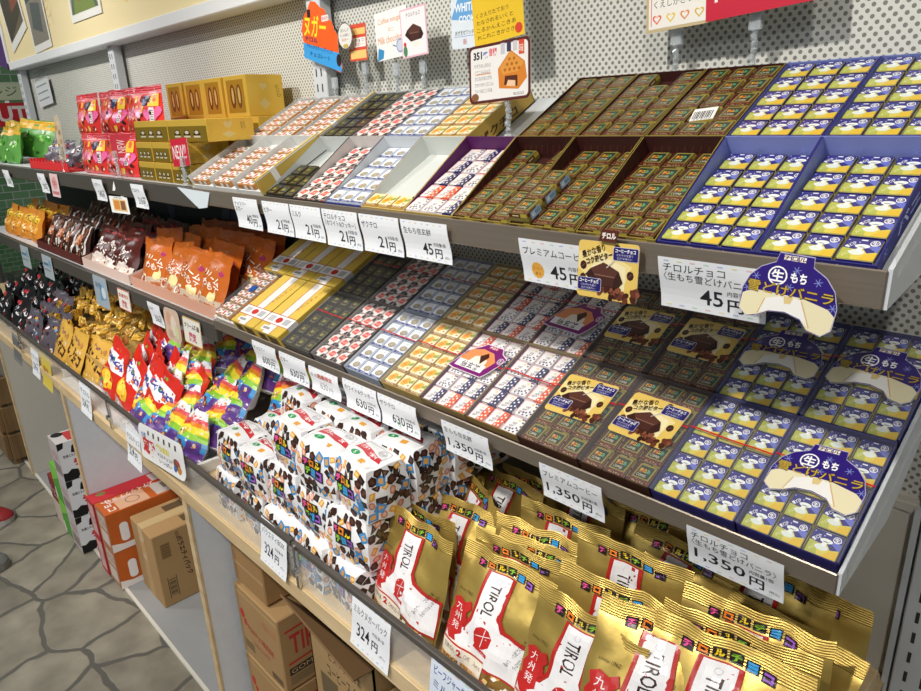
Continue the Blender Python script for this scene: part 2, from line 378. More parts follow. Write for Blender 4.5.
# milk: white, black and red checks
A = Art().rect(-1,-1,1,1,'#e9e2df').poly([(-.9,-.2),(.25,-.45),(.5,.35),(-.45,.6)],'#e0483a').poly([(-1,.55),(-.35,1),(-1,1)],'#23201f').poly([(.3,-1),(1,-1),(1,-.3),(.5,-.45)],'#23201f').poly([(.3,.45),(1,.2),(1,.95),(.5,1)],'#2b2625').poly([(-1,-1),(-.4,-1),(-.55,-.6),(-1,-.5)],'#2b2625').text('ミルク',-.55,-.1,.85,.35,'#f4e9e4',rot=8,bold=.02)
CH['milk'] = choc_mesh('milk_chocolate_square', '#e9e2df', '#c9b8b4', A, lambda s: s.rect(-.9,0,-.3,1,'#26201f').rect(.2,.1,.8,.9,'#d94538'), a=.0160)
# bitter: black with dull gold frame
A = Art().rect(-1,-1,1,1,'#1b1a17').ring(0,.02,.9,.08,'#8d8448',n=4,a0=PI/4,a1=PI/4+2*PI).rect(-.4,-.3,.4,.4,'#2c3a26').text('B',-.32,-.22,.3,.5,'#c9b83c',bold=.02).text('I',.05,-.22,.08,.5,'#b04c30').rect(.2,-.2,.36,.28,'#3f8a58').text('BITTER',-.5,-.8,1.,.2,'#a39a6a')
CH['bitter'] = choc_mesh('bitter_chocolate_square', '#1b1a17', '#26241f', A, lambda s: s.rect(-.8,.2,.8,.6,'#5a5434'), a=.0160)

DESC = {'vanilla': 'blue-and-yellow wrapped chocolate', 'coffee': 'brown gold-framed coffee chocolate', 'crunch': 'cream-and-orange chocolate', 'cookie': 'white cookie chocolate',
        'milk': 'red-black-white chocolate', 'bitter': 'black chocolate', 'mochi_navy': 'navy-dotted chocolate', 'mochi_orange': 'orange-dotted chocolate', 'mochi_white': 'white chocolate with navy dots'}
NAMES = {'vanilla': 'vanilla_chocolate_square', 'coffee': 'coffee_chocolate_square', 'crunch': 'crunch_chocolate_square', 'cookie': 'cookie_chocolate_square', 'milk': 'milk_chocolate_square',
         'bitter': 'bitter_chocolate_square', 'mochi_navy': 'ricecake_chocolate_square', 'mochi_orange': 'ricecake_chocolate_square', 'mochi_white': 'ricecake_chocolate_square'}
ROWN = ['front', 'second', 'third', 'fourth', 'back']; COLN = ['left', 'middle', 'right']
jr = random.Random(11)
def fill(M, kind, where, z=.0022, y0=.002, px=.0332, py=.0324, rows=range(5), skip=(), pile=0., w=.104):
    """lay the squares of one tray in rows; where names the tray"""
    pat = ['mochi_navy', 'mochi_white', 'mochi_navy', 'mochi_white', 'mochi_orange', 'mochi_white', 'mochi_navy', 'mochi_orange', 'mochi_white', 'mochi_white', 'mochi_navy', 'mochi_orange', 'mochi_orange', 'mochi_white', 'mochi_navy']
    off = jr.randrange(15)
    for r in rows:
        for c in range(3):
            if (r, c) in skip: continue
            k = kind if kind != 'mochi' else pat[(r*3+c+off) % 15]
            x = w/2+(c-1)*px+jr.uniform(-.0005,.0005); y = y0+.0162+r*py+jr.uniform(-.0005,.0005)
            m = M @ T(x, y, z) @ R(jr.uniform(-.8, .8), 'Z') @ R(jr.uniform(0, 3)*(pile > 0), 'X')
            inst(NAMES[k], CH[k], m, f"{DESC[k]}, {ROWN[r]} row {COLN[c]}, in {where}", 'chocolate', 'chocolate squares in '+where)

# ---------------------------------------------------------------- open sales trays and sealed boxes
def snow(A, x, y, r, col='#8a94d8'):
    for k in range(3):
        a = k*PI/3+.3; A.line(x-r*math.cos(a), y-r*math.sin(a), x+r*math.cos(a), y+r*math.sin(a), r*.16, col, same=k > 0)
def tray(M, style, label, full=False, W=.1035, L=.165):
    """carton tray open to the top; side walls rise from the front lip"""
    inn, out, lip = {'vanilla': ('#7c88c8','#2c2a80','#2a2878'), 'coffee': ('#3d1a17','#4a1d1a','#8a7a34'), 'mochi': ('#5a1f5e','#7a5a2c','#b39a58'), 'white': ('#d5d7d3','#d9dbd8','#c9ccc9'), 'crunch': ('#cfd3cf','#c8a548','#c8b070'),
                     'bitter': ('#c5c9c7','#3a3830','#2f2d28'), 'milk': ('#c9c9c6','#a9a39f','#3a302e'), 'cookie': ('#cfd4d8','#dfe4ec','#2f3c84')}[style]
    mb = MB(); t = .0013; hf = .0135; hb = .036
    if full: hf = .035
    mb.box((0,0,0),(W,L,.002),inn)
    for x0 in (0, W-t):
        mb.add([(x0,0,0),(x0+t,0,0),(x0+t,L,0),(x0,L,0),(x0,0,hf),(x0+t,0,hf),(x0+t,L,hb),(x0,L,hb)], [(0,3,2,1),(4,5,6,7),(0,1,5,4),(1,2,6,5),(2,3,7,6),(3,0,4,7)], [inn,lip,out,inn,out,inn] if x0 == 0 else [inn,lip,out,out,out,inn])
    mb.box((0,L-t,0),(W,L,hb),inn); mb.box((0,-.0002,0),(W,t,hf),[out if 0 else lip]*6)
    A = Art()
    if style == 'vanilla':
        A.rect(.001,.0005,W-.001,hf-.001,'#2a2878').text('雪どけバニラ',W*.3,.0015,W*.62,hf-.004,'#e8ecf6',bold=.02).ring(W*.16,hf*.45,.0042,.001,'#ffffff')
        B = Art()
        for k in range(4): snow(B, .02+k*.04, .012+.004*(k % 2), .006)
        B.put(mb, lambda u, v, q: (t+q, u, v)); B.put(mb, lambda u, v, q: (u*.6, L-t-q, v+.003)); B.put(mb, lambda u, v, q: (W+q, u, v*.9))
        Bt = Art().text('バニラ',.05,.006,.09,.012,'#c9cff2',bold=.02); Bt.put(mb, lambda u, v, q: (W+q, u, v))
    elif style == 'coffee':
        for k in range(4): A.rect(W*(.02+k*.25),.0005,W*(.02+k*.25+.13),hf-.001,('#5a281e','#c8a83c')[k % 2], same=k > 0)
        A.text('チロル',W*.3,.001,W*.2,hf-.004,'#3a1a10')
        B = Art()
        for k in range(9): B.line(.012+k*.017,.006,.022+k*.017,.02,.0022,'#5e2b25',same=k > 0)
        B.put(mb, lambda u, v, q: (t+q, u, v)); B.put(mb, lambda u, v, q: (u*.6, L-t-q, v+.003))
    elif style == 'mochi': A.rect(.001,.0005,W-.001,hf-.001,'#b39a58')
    elif style == 'crunch':
        A.rect(.001,.0005,W-.001,hf-.001,'#c4a250').text('ザクチロ',W*.3,.001,W*.4,hf-.004,'#5a3a1c',bold=.02)
        B = Art().text('ザクチロ',.02,.005,.1,.015,'#4a2c18',bold=.03); B.put(mb, lambda u, v, q: (W+q, u, v))
    A.put(mb, lambda u, v, q: (u, -.0002-q, v))
    if full:
        mb.box((t,t*1.2,.002),(W-t,L-t,.0215),inn)
    o = mb.build('display_tray', 'printed_paper', M=M); tag(o, label, 'tray', 'open carton trays on the top shelf'); return o

def sealed(M, style, label, card=None, cards=None, W=.1035, L=.163):
    """film-wrapped sales box: carton, film, red tear strip and, on some, a die-cut picture card"""
    e = empty('sealed_chocolate_box', M, label, 'box', 'film-wrapped boxes of chocolates on the middle shelf')
    inn, out = {'vanilla': ('#54599c','#22206c'), 'coffee': ('#3a1d15','#3c1c16'), 'mochi': ('#5a1f4a','#8a7444'), 'crunch': ('#c8bd96','#a58c4c'), 'cookie': ('#c9d0d8','#8a94a4'), 'milk': ('#8d8784','#6a6360'), 'bitter': ('#2a2824','#5a5850')}[style]
    mb = MB(); t = .0013; h = .030
    mb.box((0,0,0),(W,L,.0125),inn)
    for lo, hi in (((0,0,0),(t,L,h)),((W-t,0,0),(W,L,h)),((0,0,0),(W,t,h-.004)),((0,L-t,0),(W,L,h))): mb.box(lo, hi, [out,out,out,out,out,inn] if lo[0] else [out,out,out,inn,out,out])
    if style == 'vanilla': Art().text('雪どけバニラ',.03,.008,.09,.013,'#aab4ec',bold=.02).put(mb, lambda u, v, q: (W+q, u, v))
    mb.build('carton', 'printed_paper', e)
    fb = MB(); fb.grid(lambda u, v: (-.0006+u*(W+.0012), -.0006+v*(L+.0012), h+.0006+.0004*math.sin(u*9)*math.cos(v*11)), 8, 10, '#fff')
    fb.build('film_wrap', 'thin_film', e)
    sb = MB(); y = L*.62; sb.grid(lambda u, v: (u*W, y+v*.0022-u*.004, h+.0014+.0005*math.sin(u*9)), 8, 1, '#c8202c'); sb.build('tear_strip', 'glossy_card', e)
    if card: inst('picture_card', card, T(W/2+jr.uniform(-.002,.002), L*(cards or .52), h+.0022) @ R(jr.uniform(-4,4),'Z') @ (S(1.12,1.3,1) if style == 'mochi' else S(1,1.06,1)), 'die-cut printed picture card under the film', parent=e)
    return e
# ---------------------------------------------------------------- picture cards, price cards, clips
def card_mesh(name, pts, art, bend=0., th=.0006, mats='glossy_card', back='#e8e8e4', fill_='#f6f6f4'):
    """cut card standing in its own x-y plane (x right, y up, z towards the viewer), optionally bowed"""
    mb = MB(); n = len(pts)
    x0, x1, y0, y1 = min(p[0] for p in pts), max(p[0] for p in pts), min(p[1] for p in pts), max(p[1] for p in pts)
    us = [x0+(x1-x0)*k/4 for k in range(5)]; vs = [y0+(y1-y0)*k/8 for k in range(9)]
    fn = lambda u, v, q: (u, v, q-bend*math.sin((v-y0)/(y1-y0)*2*PI)*.4+bend*((y1-v)/(y1-y0))**2)
    if bend:
        Art().poly(pts, fill_).put(mb, fn, us=us, vs=vs, base=0, eps=0)
        Art().poly(pts, back).put(mb, lambda u, v, q: fn(u, v, -th), us=us, vs=vs, base=0, eps=0)
        art.put(mb, fn, us=us, vs=vs, eps=.00008)
    else:
        mb.prism(pts, -th, 0, back); Art().poly(pts, fill_).put(mb, fn, base=0, eps=.00003); art.put(mb, fn, eps=.00008)
    return mb.mesh(name, [mats])
def rect_pts(w, h, r=.0, n=3):
    if not r: return [(0,0),(w,0),(w,h),(0,h)]
    p = []
    for cx, cy, a in ((w-r, r, -90), (w-r, h-r, 0), (r, h-r, 90), (r, r, 180)):
        for k in range(n+1): t = math.radians(a+k*90/n); p.append((cx+r*math.cos(t), cy+r*math.sin(t)))
    return p
def choco_hex(A0, cx, cy, s):
    class P_:
        def poly(q, pts, col): A0.poly([(cx+(x-cx)*1.12, cy+(y-cy)*.80) for x, y in pts], col); return q
        def line(q, a, b, c, d, w, col): A0.line(cx+(a-cx)*1.12, cy+(b-cy)*.8, cx+(c-cx)*1.12, cy+(d-cy)*.8, w, col); return q
    A = P_()
    A.poly([(cx-s*1.15,cy-s*.1),(cx-s*.85,cy+s*.35),(cx-s*.1,cy+s*.85),(cx+s*.75,cy+s*.35),(cx+s,cy-s*.35),(cx+s*.75,cy-s*.75),(cx-s*.5,cy-s*.85)], '#3a1f19')
    A.poly([(cx-s*.85,cy+s*.35),(cx-s*.1,cy+s*.85),(cx+s*.75,cy+s*.35),(cx+s*.55,cy-s*.1),(cx-s*.6,cy-s*.05)], '#5a352b')
    A.poly([(cx-s*.6,cy-s*.05),(cx+s*.55,cy-s*.1),(cx+s*.5,cy-s*.7),(cx-s*.45,cy-s*.78)], '#4a2922')
    A.line(cx-s*.6,cy-s*.03,cx+s*.55,cy-s*.08,s*.06,'#8a6252')
# coffee card, origin at its centre
def coffee_card():
    w, h = .084, .068; A = Art()
    A.rrect(.001,.001,w-.001,h-.001,.005,'#e8c667').poly([(.001,.001+h*.5),(w*.35,h*.2),(w*.75,h*.15),(w*.9,h*.62),(w*.45,h*.86),(.001,h*.8)],'#f2dd97').poly([(w*.05,h*.3),(w*.3,h*.2),(w*.8,h*.2),(w*.8,h*.6),(w*.4,h*.75)],'#f7e9b8')
    rng = random.Random(2)
    for k in range(34): A.ell(w*(.38+.62*rng.random()), h*(.02+.2*rng.random()*(1)), .0048, .0034, ('#4a2318','#6a3626','#3a1a12','#8a5038')[k % 4], same=k % 4 > 0, n=7, rot=rng.random()*3)
    for k, (x, y) in enumerate(((.1,.56),(.1,.34),(.88,.47),(.65,.9))): A.ell(w*x, h*y, .0048, .0055, '#3f2018', n=8); A.line(w*x-.002,h*y-.002,w*x+.002,h*y+.002,.0008,'#8a5a46')
    choco_hex(A, w*.48, h*.43, .022)
    A.text('豊かな香り',.005,h*.76,.034,.009,'#3a2010',rot=20,bold=.03).text('コク深ビター',.012,h*.66,.038,.008,'#3a2010',rot=18,bold=.03)
    for x, y in ((w*.59, h*.70), (w*.02, h*.12)):
        A.rrect(x, y, x+.034, y+.016, .002, '#c9c9dc').rrect(x+.0006, y+.0006, x+.0334, y+.0154, .002, '#25206a').text('コーヒーチョコ', x+.003, y+.0095, .027, .0045, '#ffffff', bold=.03).text('さわやかな香り', x+.005, y+.0055, .022, .0028, '#d8d8f0').text('広がる味わい', x+.006, y+.002, .02, .0026, '#d8d8f0')
    A.line(w*.62,h*.7,w*.5,h*.56,.0012,'#c9c4c4').line(w*.33,h*.28,w*.4,h*.36,.0012,'#c9c4c4')
    pts = rect_pts(w, h, .005); tab = [(w*.36,h-.0005),(w*.64,h-.0005),(w*.66,h+.013),(w*.40,h+.013)]
    m = card_mesh('picture_card', [(x-w/2, y-h/2) for x, y in pts], shift(A, -w/2, -h/2), fill_='#e8c667')
    return m
def shift(A, dx, dy):
    B = Art(); B.n = A.n
    B.it = [([[(x+dx, y+dy) for x, y in p] for p in ps], c, s, l) for ps, c, s, l in A.it]; return B
def vanilla_card():
    P = [(-.048,-.018),(-.0475,.004),(-.042,.018),(-.032,.029),(-.018,.036),(-.016,.046),(.018,.046),(.019,.036),(.033,.028),(.043,.016),(.048,.0),(.047,-.022),(.038,-.030),(.024,-.027),(.016,-.018),(0,-.014),(-.016,-.016),(-.026,-.022),(-.038,-.026)]
    A = Art().poly(P, '#b9b4d8').poly([(x*.985, y*.98) for x, y in P], '#2f1b78').poly([(-.047,-.018),(-.046,-.002),(-.036,.004),(-.016,.004),(.014,.004),(.04,-.002),(.047,-.008),(.046,-.022),(.038,-.029),(.024,-.026),(.016,-.017),(0,-.013),(-.016,-.015),(-.026,-.021),(-.038,-.025)], '#ece2bc')
    A.poly([(-.027,-.02),(-.022,-.003),(0,.004),(.014,.001),(.026,-.024),(.016,-.017),(0,-.013),(-.016,-.015)], '#f3f1ec').line(-.027,-.02,-.022,-.003,.0012,'#d9b67c').line(.014,.001,.026,-.024,.0012,'#d9b67c').poly([(-.004,.003),(.006,.003),(.004,-.004),(-.002,-.005)],'#e2c98a')
    for x, y in ((-.035,.018),(.004,.03),(.026,.022),(-.042,.004),(.044,.0),(.0,.012)): snow(A, x, y, .0042)
    A.ring(-.014,.022,.0098,.0016,'#ffffff').text('生',-.0205,.0158,.013,.0125,'#ffffff',bold=.03).text('もち',-.001,.0175,.016,.0105,'#ffffff',bold=.04)
    A.text('雪どけバニラ',-.0427,.0018,.0865,.0128,'#3a2a20',bold=.05).text('雪どけバニラ',-.042,.0025,.085,.0115,'#c8a83f',bold=.015)
    A.rect(-.011,.039,-.0045,.044,'#f6efe6').rect(-.0035,.039,.003,.044,'#f6efe6').rect(.004,.039,.0105,.044,'#f6efe6').text('チロル',-.011,.0392,.022,.0045,'#5a2a2a',bold=.02)
    return card_mesh('picture_card', P, A, fill_='#2f1b78')
def mochi_card():
    P = [(-.042,-.012),(-.036,.01),(-.020,.022),(-.012,.03),(.02,.03),(.026,.022),(.04,.016),(.036,.002),(.030,-.012),(.024,-.022),(-.035,-.022),(-.046,-.020)]
    A = Art().poly(P, '#ecd9e6').poly([(x*.97, y*.95) for x, y in P], '#7a2070').poly([(-.038,-.004),(-.03,.014),(-.01,.02),(.012,.018),(.026,.006),(.02,-.008),(0,-.014),(-.02,-.012)], '#e8935c')
    A.poly([(-.02,-.008),(-.014,.006),(0,.01),(.012,.004),(.014,-.008)], '#f3e6d6').poly([(-.006,.008),(.004,.016),(.01,.01),(.004,-.004)], '#4a2418').rect(-.036,-.016,.018,-.004,'#f4f0f0').text('信玄餅',-.026,-.015,.036,.010,'#3a3440',bold=.02)
    A.rect(-.006,.023,.014,.028,'#b02a50').text('チロル',-.004,.0235,.016,.004,'#ffffff',bold=.02).ring(.032,.010,.005,.001,'#ecd9e6').text('生',.0292,.0075,.0055,.0055,'#ffffff')
    return card_mesh('picture_card', P, A, fill_='#7a2070')
COFFEE, VANILLA, MOCHI = coffee_card(), vanilla_card(), mochi_card()

def price_card(M, w, h, lines, label, bend=.004, col='#eef1f6', extra=None, group=None, name='price_card'):
    """paper price card; lines = (text, x, y, w, h, colour, bold) in fractions of the card"""
    A = Art()
    for k in range(7): A.rect(w*(.06+k*.13), h*.93, w*(.06+k*.13)+w*.05, h*.955, ('#b9c4e8','#e8e2b0','#e8c4c4','#bfe0c4')[k % 4], same=k > 0); A.rect(w*(.06+k*.13), h*.05, w*(.06+k*.13)+w*.05, h*.075, ('#e8e2b0','#b9c4e8','#bfe0c4','#e8c4c4')[k % 4], same=True)
    if extra: extra(A, w, h)
    for t, x, y, ww, hh, c, b in lines: A.text(t, x*w, y*h, ww*w, hh*h, c, bold=b)
    me = card_mesh(name, rect_pts(w, h), A, bend, .0004, 'printed_paper', '#dfe2e6', col)
    return inst(name, me, M, label, 'price card', group)
K = '#23252c'
def yen(price, title, title2=None):
    wd = lambda s_: min(.88, .1*len(s_))
    L = [(title, .05, .74 if title2 else .66, wd(title), .15 if title2 else .17, K, .0)]
    if title2: L.append((title2, .05, .56, wd(title2), .16, K, 0))
    n = len(price); pw = .11*n
    L += [(price, .62-pw, .16, pw, .3, K, .01), ('円', .66, .1, .15, .24, K, .02), ('内容量1個', .66, .4, .24, .1, K, 0), ('(税込)', .86, .1, .1, .08, '#50525a', 0)]
    return L

def clip_stand(P, top, label, name='sign_clip'):
    """clear plastic sign clip: foot, beaded stem and two jaws"""
    P = Vector(P); hgt = top; mb = MB()
    mb.tube(P, P+Vector((0,0,.006)), .009, n=12, r2=.006)
    n = 6
    for k in range(n):
        z0 = .006+(hgt-.006)*k/n; z1 = .006+(hgt-.006)*(k+1)/n; dx = .002*math.sin(k*1.9)
        mb.tube(P+Vector((dx,0,z0)), P+Vector((-dx,0,(z0+z1)/2)), .0028, n=8, r2=.0052); mb.tube(P+Vector((-dx,0,(z0+z1)/2)), P+Vector((dx,0,z1)), .0052, n=8, r2=.0028)
    for y in (-.0035, .0025): mb.box((P.x-.008, P.y+y, P.z+hgt-.004), (P.x+.008, P.y+y+.0012, P.z+hgt+.02), bev=.0005)
    o = mb.build(name, 'clip_plastic'); return tag(o, label, 'sign clip')
# ---------------------------------------------------------------- soft bags
def pouch(name, w, h, t, base, front, seed=0, sl=.0, taper=0., mats=('glossy_wrapper', 'gold_foil'), base_slot=0, wr=.003, crimp=.09, nc=8, nu=12, nv=16, pw=.55, unit=None, back=None, colfn=None, gus=.6):
    """filled film bag standing on its bottom edge: x right, z up, printed side to -y; print coordinates in millimetres"""
    mb = MB(); o = Vector((seed*7.3, seed*3.1, seed))
    nv2 = [j/nv for j in range(nv+1)]
    if crimp: nv2 = [v for v in nv2 if v < 1-crimp-.02]+[1-crimp+crimp*k/nc for k in range(nc+1)]
    us = [i/nu for i in range(nu+1)]
    def P(u, v, sg, q=0.):
        f = max(0., math.sin(PI*u))**pw
        vv = min(v/(1-crimp), 1.) if crimp else v
        g = (1-vv**2.6)*(gus+(1-gus)*min(1, vv*3.))*(1 if vv > .06 else vv/.06*.35+.65)
        wd = w*(1-taper*max(0, (v-.35)/.65)**1.4)
        nz = noise.noise(Vector((u*3.2, v*3.6, 0))+o)*wr*1.6+noise.noise(Vector((u*9+v*3, v*7, 4))+o)*wr*.7
        ridge = .0007*math.sin(v*h*1000*2.2) if v > 1-crimp else 0
        bend = -sl*v*v
        y = -sg*(t/2*f*g)+nz*(.35+.65*f)+ridge+bend
        # the normal offset is taken straight out of the bag
        return (( u-.5)*wd+noise.noise(Vector((v*4, u, 9))+o)*wr*.8, y-sg*q, v*h+noise.noise(Vector((u*5, 2, v))+o)*wr*(1.2 if v > .9 else .6))
    mb.grid(lambda u, v: P(u, v, 1), nu, nv, base, base_slot, us=us, vs_=nv2, colfn=colfn)
    mb.grid(lambda u, v: P(1-u, v, -1), nu, nv, back or base, base_slot, us=us, vs_=nv2, colfn=colfn)
    mb.add([P(u, 0, 1) for u in us]+[P(u, 0, -1) for u in us[::-1]][1:-1], [tuple(range(2*nu-1, -1, -1))], back or base, base_slot)
    W, H = unit or (w*1000, h*1000)
    if front: front.put(mb, lambda u, v, q: P(u/W, v/H, 1, q), us=[u*W for u in us], vs=[v*H for v in nv2], smooth=True, eps=.0002, base=.0004)
    return mb.mesh(name, list(mats))

MARKS = (('チ','#e8559a'),('ロ','#f08a2a'),('ル','#f2d42c'),('チ','#8fc63a'),('ョ','#3aa0dc'),('コ','#a060c8'))
def logo_blocks(A, x, y, s, rows=((0,1,2),(3,4,5))):
    """the six coloured kana on black, three above three"""
    for r, row in enumerate(rows):
        for c, k in enumerate(row):
            X = x+c*s*1.02+r*s*.35; Y = y-r*s*1.0-c*s*.0
            A.rect(X-.1*s, Y-.08*s, X+1.08*s, Y+1.06*s, '#1d1a1a', same=False)
    for r, row in enumerate(rows):
        for c, k in enumerate(row):
            X = x+c*s*1.02+r*s*.35; Y = y-r*s*1.0
            A.text(MARKS[k][0], X+.06*s, Y+.06*s, s*.86, s*.86, MARKS[k][1], bold=.07)

def tirol_art(seed):
    A = Art(); rg = random.Random(seed); W, H = 150, 205
    # see-through lower window showing the sweets
    A.rect(2,2,W-2,34,'#8a6a34')
    for k in range(46):
        x, y, r, s = rg.uniform(4, W-8), rg.uniform(3, 36), rg.uniform(0, 3), rg.uniform(4, 8)
        pts = [(x+s*math.cos(r+a), y+s*.8*math.sin(r+a)) for a in (0, PI/2, PI, 3*PI/2)]
        pts = [(min(max(a, 1), W-1), min(max(b, 1), 44)) for a, b in pts]
        A.poly(pts, ('#d9b84a','#f1ede4','#e8d28a','#f4f2ee','#7a5224','#c8323a','#e3c25a')[k % 7])
    # white band flaring to the foot, red border
    band = [(8,34),(8,62),(40,74),(50,92),(54,176),(86,176),(88,112),(96,98),(146,90),(148,30),(100,34)]
    A.poly([(5,32),(5,66),(36,78),(45,96),(49,178),(91,178),(93,116),(101,104),(149,95),(149,26),(100,31)], '#b92a26').poly(band, '#eeedef')
    # red island shape with its two big characters
    A.poly([(4,60),(10,70),(6,84),(12,96),(8,108),(18,116),(30,112),(40,118),(44,106),(38,98),(42,86),(34,76),(36,62),(26,54),(30,46),(16,44),(10,50)], '#c22a28').text('九',17,96,13,13,'#f4eeee').text('州',17,80,13,13,'#f4eeee').text('発',16,64,13,13,'#f4eeee')
    A.text('TIROL',44,126,50,17,'#35201a',rot=-90,bold=.01)
    A.poly([(60,64),(66,58),(76,60),(84,68),(86,82),(80,92),(70,94),(62,88),(58,78)], '#c22a28').poly([(60,56),(84,50),(84,56),(62,62)], '#c22a28').line(62,76,84,84,1.2,'#f4eeee').line(72,62,76,92,1.,'#f4eeee').text('TIROL',64,52,18,3,'#f4eeee')
    A.text('まじめにおいしいを', 95,78,54,6.5,'#2b2420',rot=-112).text('心をこめてチロルから', 108,78,50,6,'#2b2420',rot=-112)
    # lower strip
    A.rect(6,14,82,44,'#efe6d4').rect(6,6,82,16,'#d99a4c').rect(38,4,46,44,'#f2eee8').rect(6,40,82,43,'#c22a28').text('TIROL',11,26,22,8,'#40302a').text('CHOCOLATE',50,26,29,7.5,'#40302a').text('2',37,24,9,13,'#c22a28',bold=.05).text('チロルチョコレート',10,7,68,7.5,'#2f1d14',bold=.02)
    A.text('since 1962',12,126,26,5,'#5a4a20')
    # crest of coloured kana across the top of the band
    for k, (ch, c) in enumerate(MARKS):
        x = 30+k*15; y = 174+6*math.sin((k+.5)/6*PI); A.rect(x, y, x+12.5, y+12.5, '#2a2020', same=False); A.text(ch, x+1.5, y+1.5, 9.5, 9.5, c, bold=.06)
    A.ring(70,166,4,.8,'#c9c9cc')
    return A
TIROL_W, TIROL_H = .166, .178
TIROL = [pouch('gold_sweet_bag', TIROL_W, TIROL_H, .036+.006*(k % 2), '#c0a456', tirol_art(k), seed=k+1, sl=(.012, -.012, .03, .0, .022)[k], wr=.005, base_slot=1, crimp=.12, nc=30, gus=.75, nu=18, nv=22, unit=(150,205)) for k in range(5)]

def box_pack_mesh(seed):
    """soft white paper-film pack, printed with scattered sweets, a red banner on its top"""
    w, d, h = .128, .088, .092; mb = MB(); o = Vector((seed*5.1, 2, seed)); n = 8
    def B(x, y, z):     # unit cube -> puffed pack
        f = 1+.05*(1-y*y)*(1-z*z); g = 1+.08*(1-x*x)*(1-z*z); k = 1+.05*(1-x*x)*(1-y*y)
        top = max(0, z); X = x*f*(1-.07*top*top); Y = y*g*(1-.16*top*top); Z = z*k
        r = 1-.05*(abs(x*y*z))
        nn = noise.noise_vector(Vector((x*1.7, y*1.7, z*1.7))+o)
        return Vector((X*r*w/2+nn.x*.003, Y*r*d/2+nn.y*.004, (Z*r+1)*h/2+nn.z*.003))
    ls = [-1+2*k/n for k in range(n+1)]
    faces = {'f': (lambda u, v: (u, -1, v)), 'b': (lambda u, v: (-u, 1, v)), 'l': (lambda u, v: (-1, -u, v)), 'r': (lambda u, v: (1, u, v)), 't': (lambda u, v: (u, v, 1)), 'd': (lambda u, v: (u, -v, -1))}
    nrm = {'f': (0,-1,.0), 'b': (0,1,0), 'l': (-1,0,0), 'r': (1,0,0), 't': (0,0,1), 'd': (0,0,-1)}
    for k, fn in faces.items(): mb.grid(lambda u, v, fn=fn: B(*fn(u*2-1, v*2-1)), n, n, '#f0f0f2', 0)
    rg = random.Random(seed+40)
    def scatter(A, hx, hy, avoid, nn):
        pl = []
        for _ in range(nn*14):
            if len(pl) >= nn: break
            x, y = rg.uniform(-hx+6, hx-6), rg.uniform(-hy+6, hy-6)
            if any(math.hypot(x-a, y-b) < 13 for a, b in pl) or any(a0 < x < a1 and b0 < y < b1 for a0, b0, a1, b1 in avoid): continue
            pl.append((x, y)); t = len(pl) % 6; r = rg.uniform(0, 3); c, s_ = math.cos(r)*1.45, math.sin(r)*1.45
            q = lambda L: [(x+a*c-b*s_, y+a*s_+b*c) for a, b in L]
            if t == 0: A.poly(q([(-6,-6),(6,-6),(6,6),(-6,6)]), '#3f8cc8').poly(q([(-3.4,-3.4),(3.4,-3.4),(3.4,3.4),(-3.4,3.4)]), '#d9a45a')
            elif t == 1: A.poly(q([(-6,-3),(-2,-6),(5,-5),(6,1),(1,6),(-5,4)]), '#3b231c').poly(q([(-3,-2),(0,-4),(3,-3),(3,0),(0,3),(-3,2)]), '#5c3a2e')
            elif t == 2: A.poly(q([(-4.5,-5.5),(4.5,-5.5),(4.5,5.5),(-4.5,5.5)]), '#231b19').poly(q([(-2.4,-3),(2.4,-3),(2.4,3),(-2.4,3)]), '#4f3a30')
            elif t == 3: A.ell(x, y, 8.5, 6.4, '#d98a72', rot=r).ell(x, y, 5.2, 3.6, '#f0c6a8', rot=r)
            elif t == 4: A.poly(q([(-5,-3.4),(5,-3.4),(5,3.4),(-5,3.4)]), '#e2a23c').poly(q([(-3.4,-1.6),(3.4,-1.6),(3.4,1.6),(-3.4,1.6)]), '#f3d08c')
            else: A.poly(q([(-5,-4),(5,-5),(0,6)]), '#2e1d18').poly(q([(-2,-2.4),(2.4,-2.6),(0,2)]), '#7a5a4a')
    A = Art(); scatter(A, 62, 49, [(-44,-22,36,30)], 46); logo_blocks(A, -36, 6, 18)
    A.put(mb, lambda u, v, q: tuple(B(u/62.5, -1, v/49)+Vector((0,-q,0))), us=[l*62.5 for l in ls], vs=[l*49 for l in ls], smooth=True, base=.0005)
    A = Art(); scatter(A, 39, 49, [], 30)
    for sg, a in ((1, 1), (-1, -1)): A.put(mb, lambda u, v, q: tuple(B(sg, sg*u/39, v/49)+Vector((sg*q,0,0))), us=[l*39 for l in ls], vs=[l*49 for l in ls], smooth=True, base=.0005)
    A = Art().poly([(-52,-32),(50,-32),(44,30),(-46,30)], '#ececee').line(-52,-32,-46,30,.8,'#3a3a3a').line(-46,30,44,30,.8,'#3a3a3a').poly([(-56,2),(36,-12),(58,-12),(52,-26),(-50,-6)], '#ececee').poly([(-48,22),(44,4),(54,-10),(-50,4)], '#c8323a').text('バラエティBOX',-42,3,76,10,'#ffffff',rot=-10,bold=.03)
    A.ell(-26,-12,15,6.5,'#1f9a54').text('S',-30,-16,8,7,'#ffffff').rect(6,-28,24,-18,'#e2a23c').ring(26,20,13,1,'#8a8a8a',ry=8).ring(26,20,10,1,'#8a8a8a',ry=6).text('CHOCOLATE',18,17,16,4,'#5a4a44')
    A.put(mb, lambda u, v, q: tuple(B(u/62.5, v/39, 1)+Vector((0,0,q))), us=[l*62.5 for l in ls], vs=[l*39 for l in ls], smooth=True, base=.0006)
    return mb.mesh('variety_pack', ['glossy_wrapper'])
BOXP = [box_pack_mesh(k) for k in range(4)]

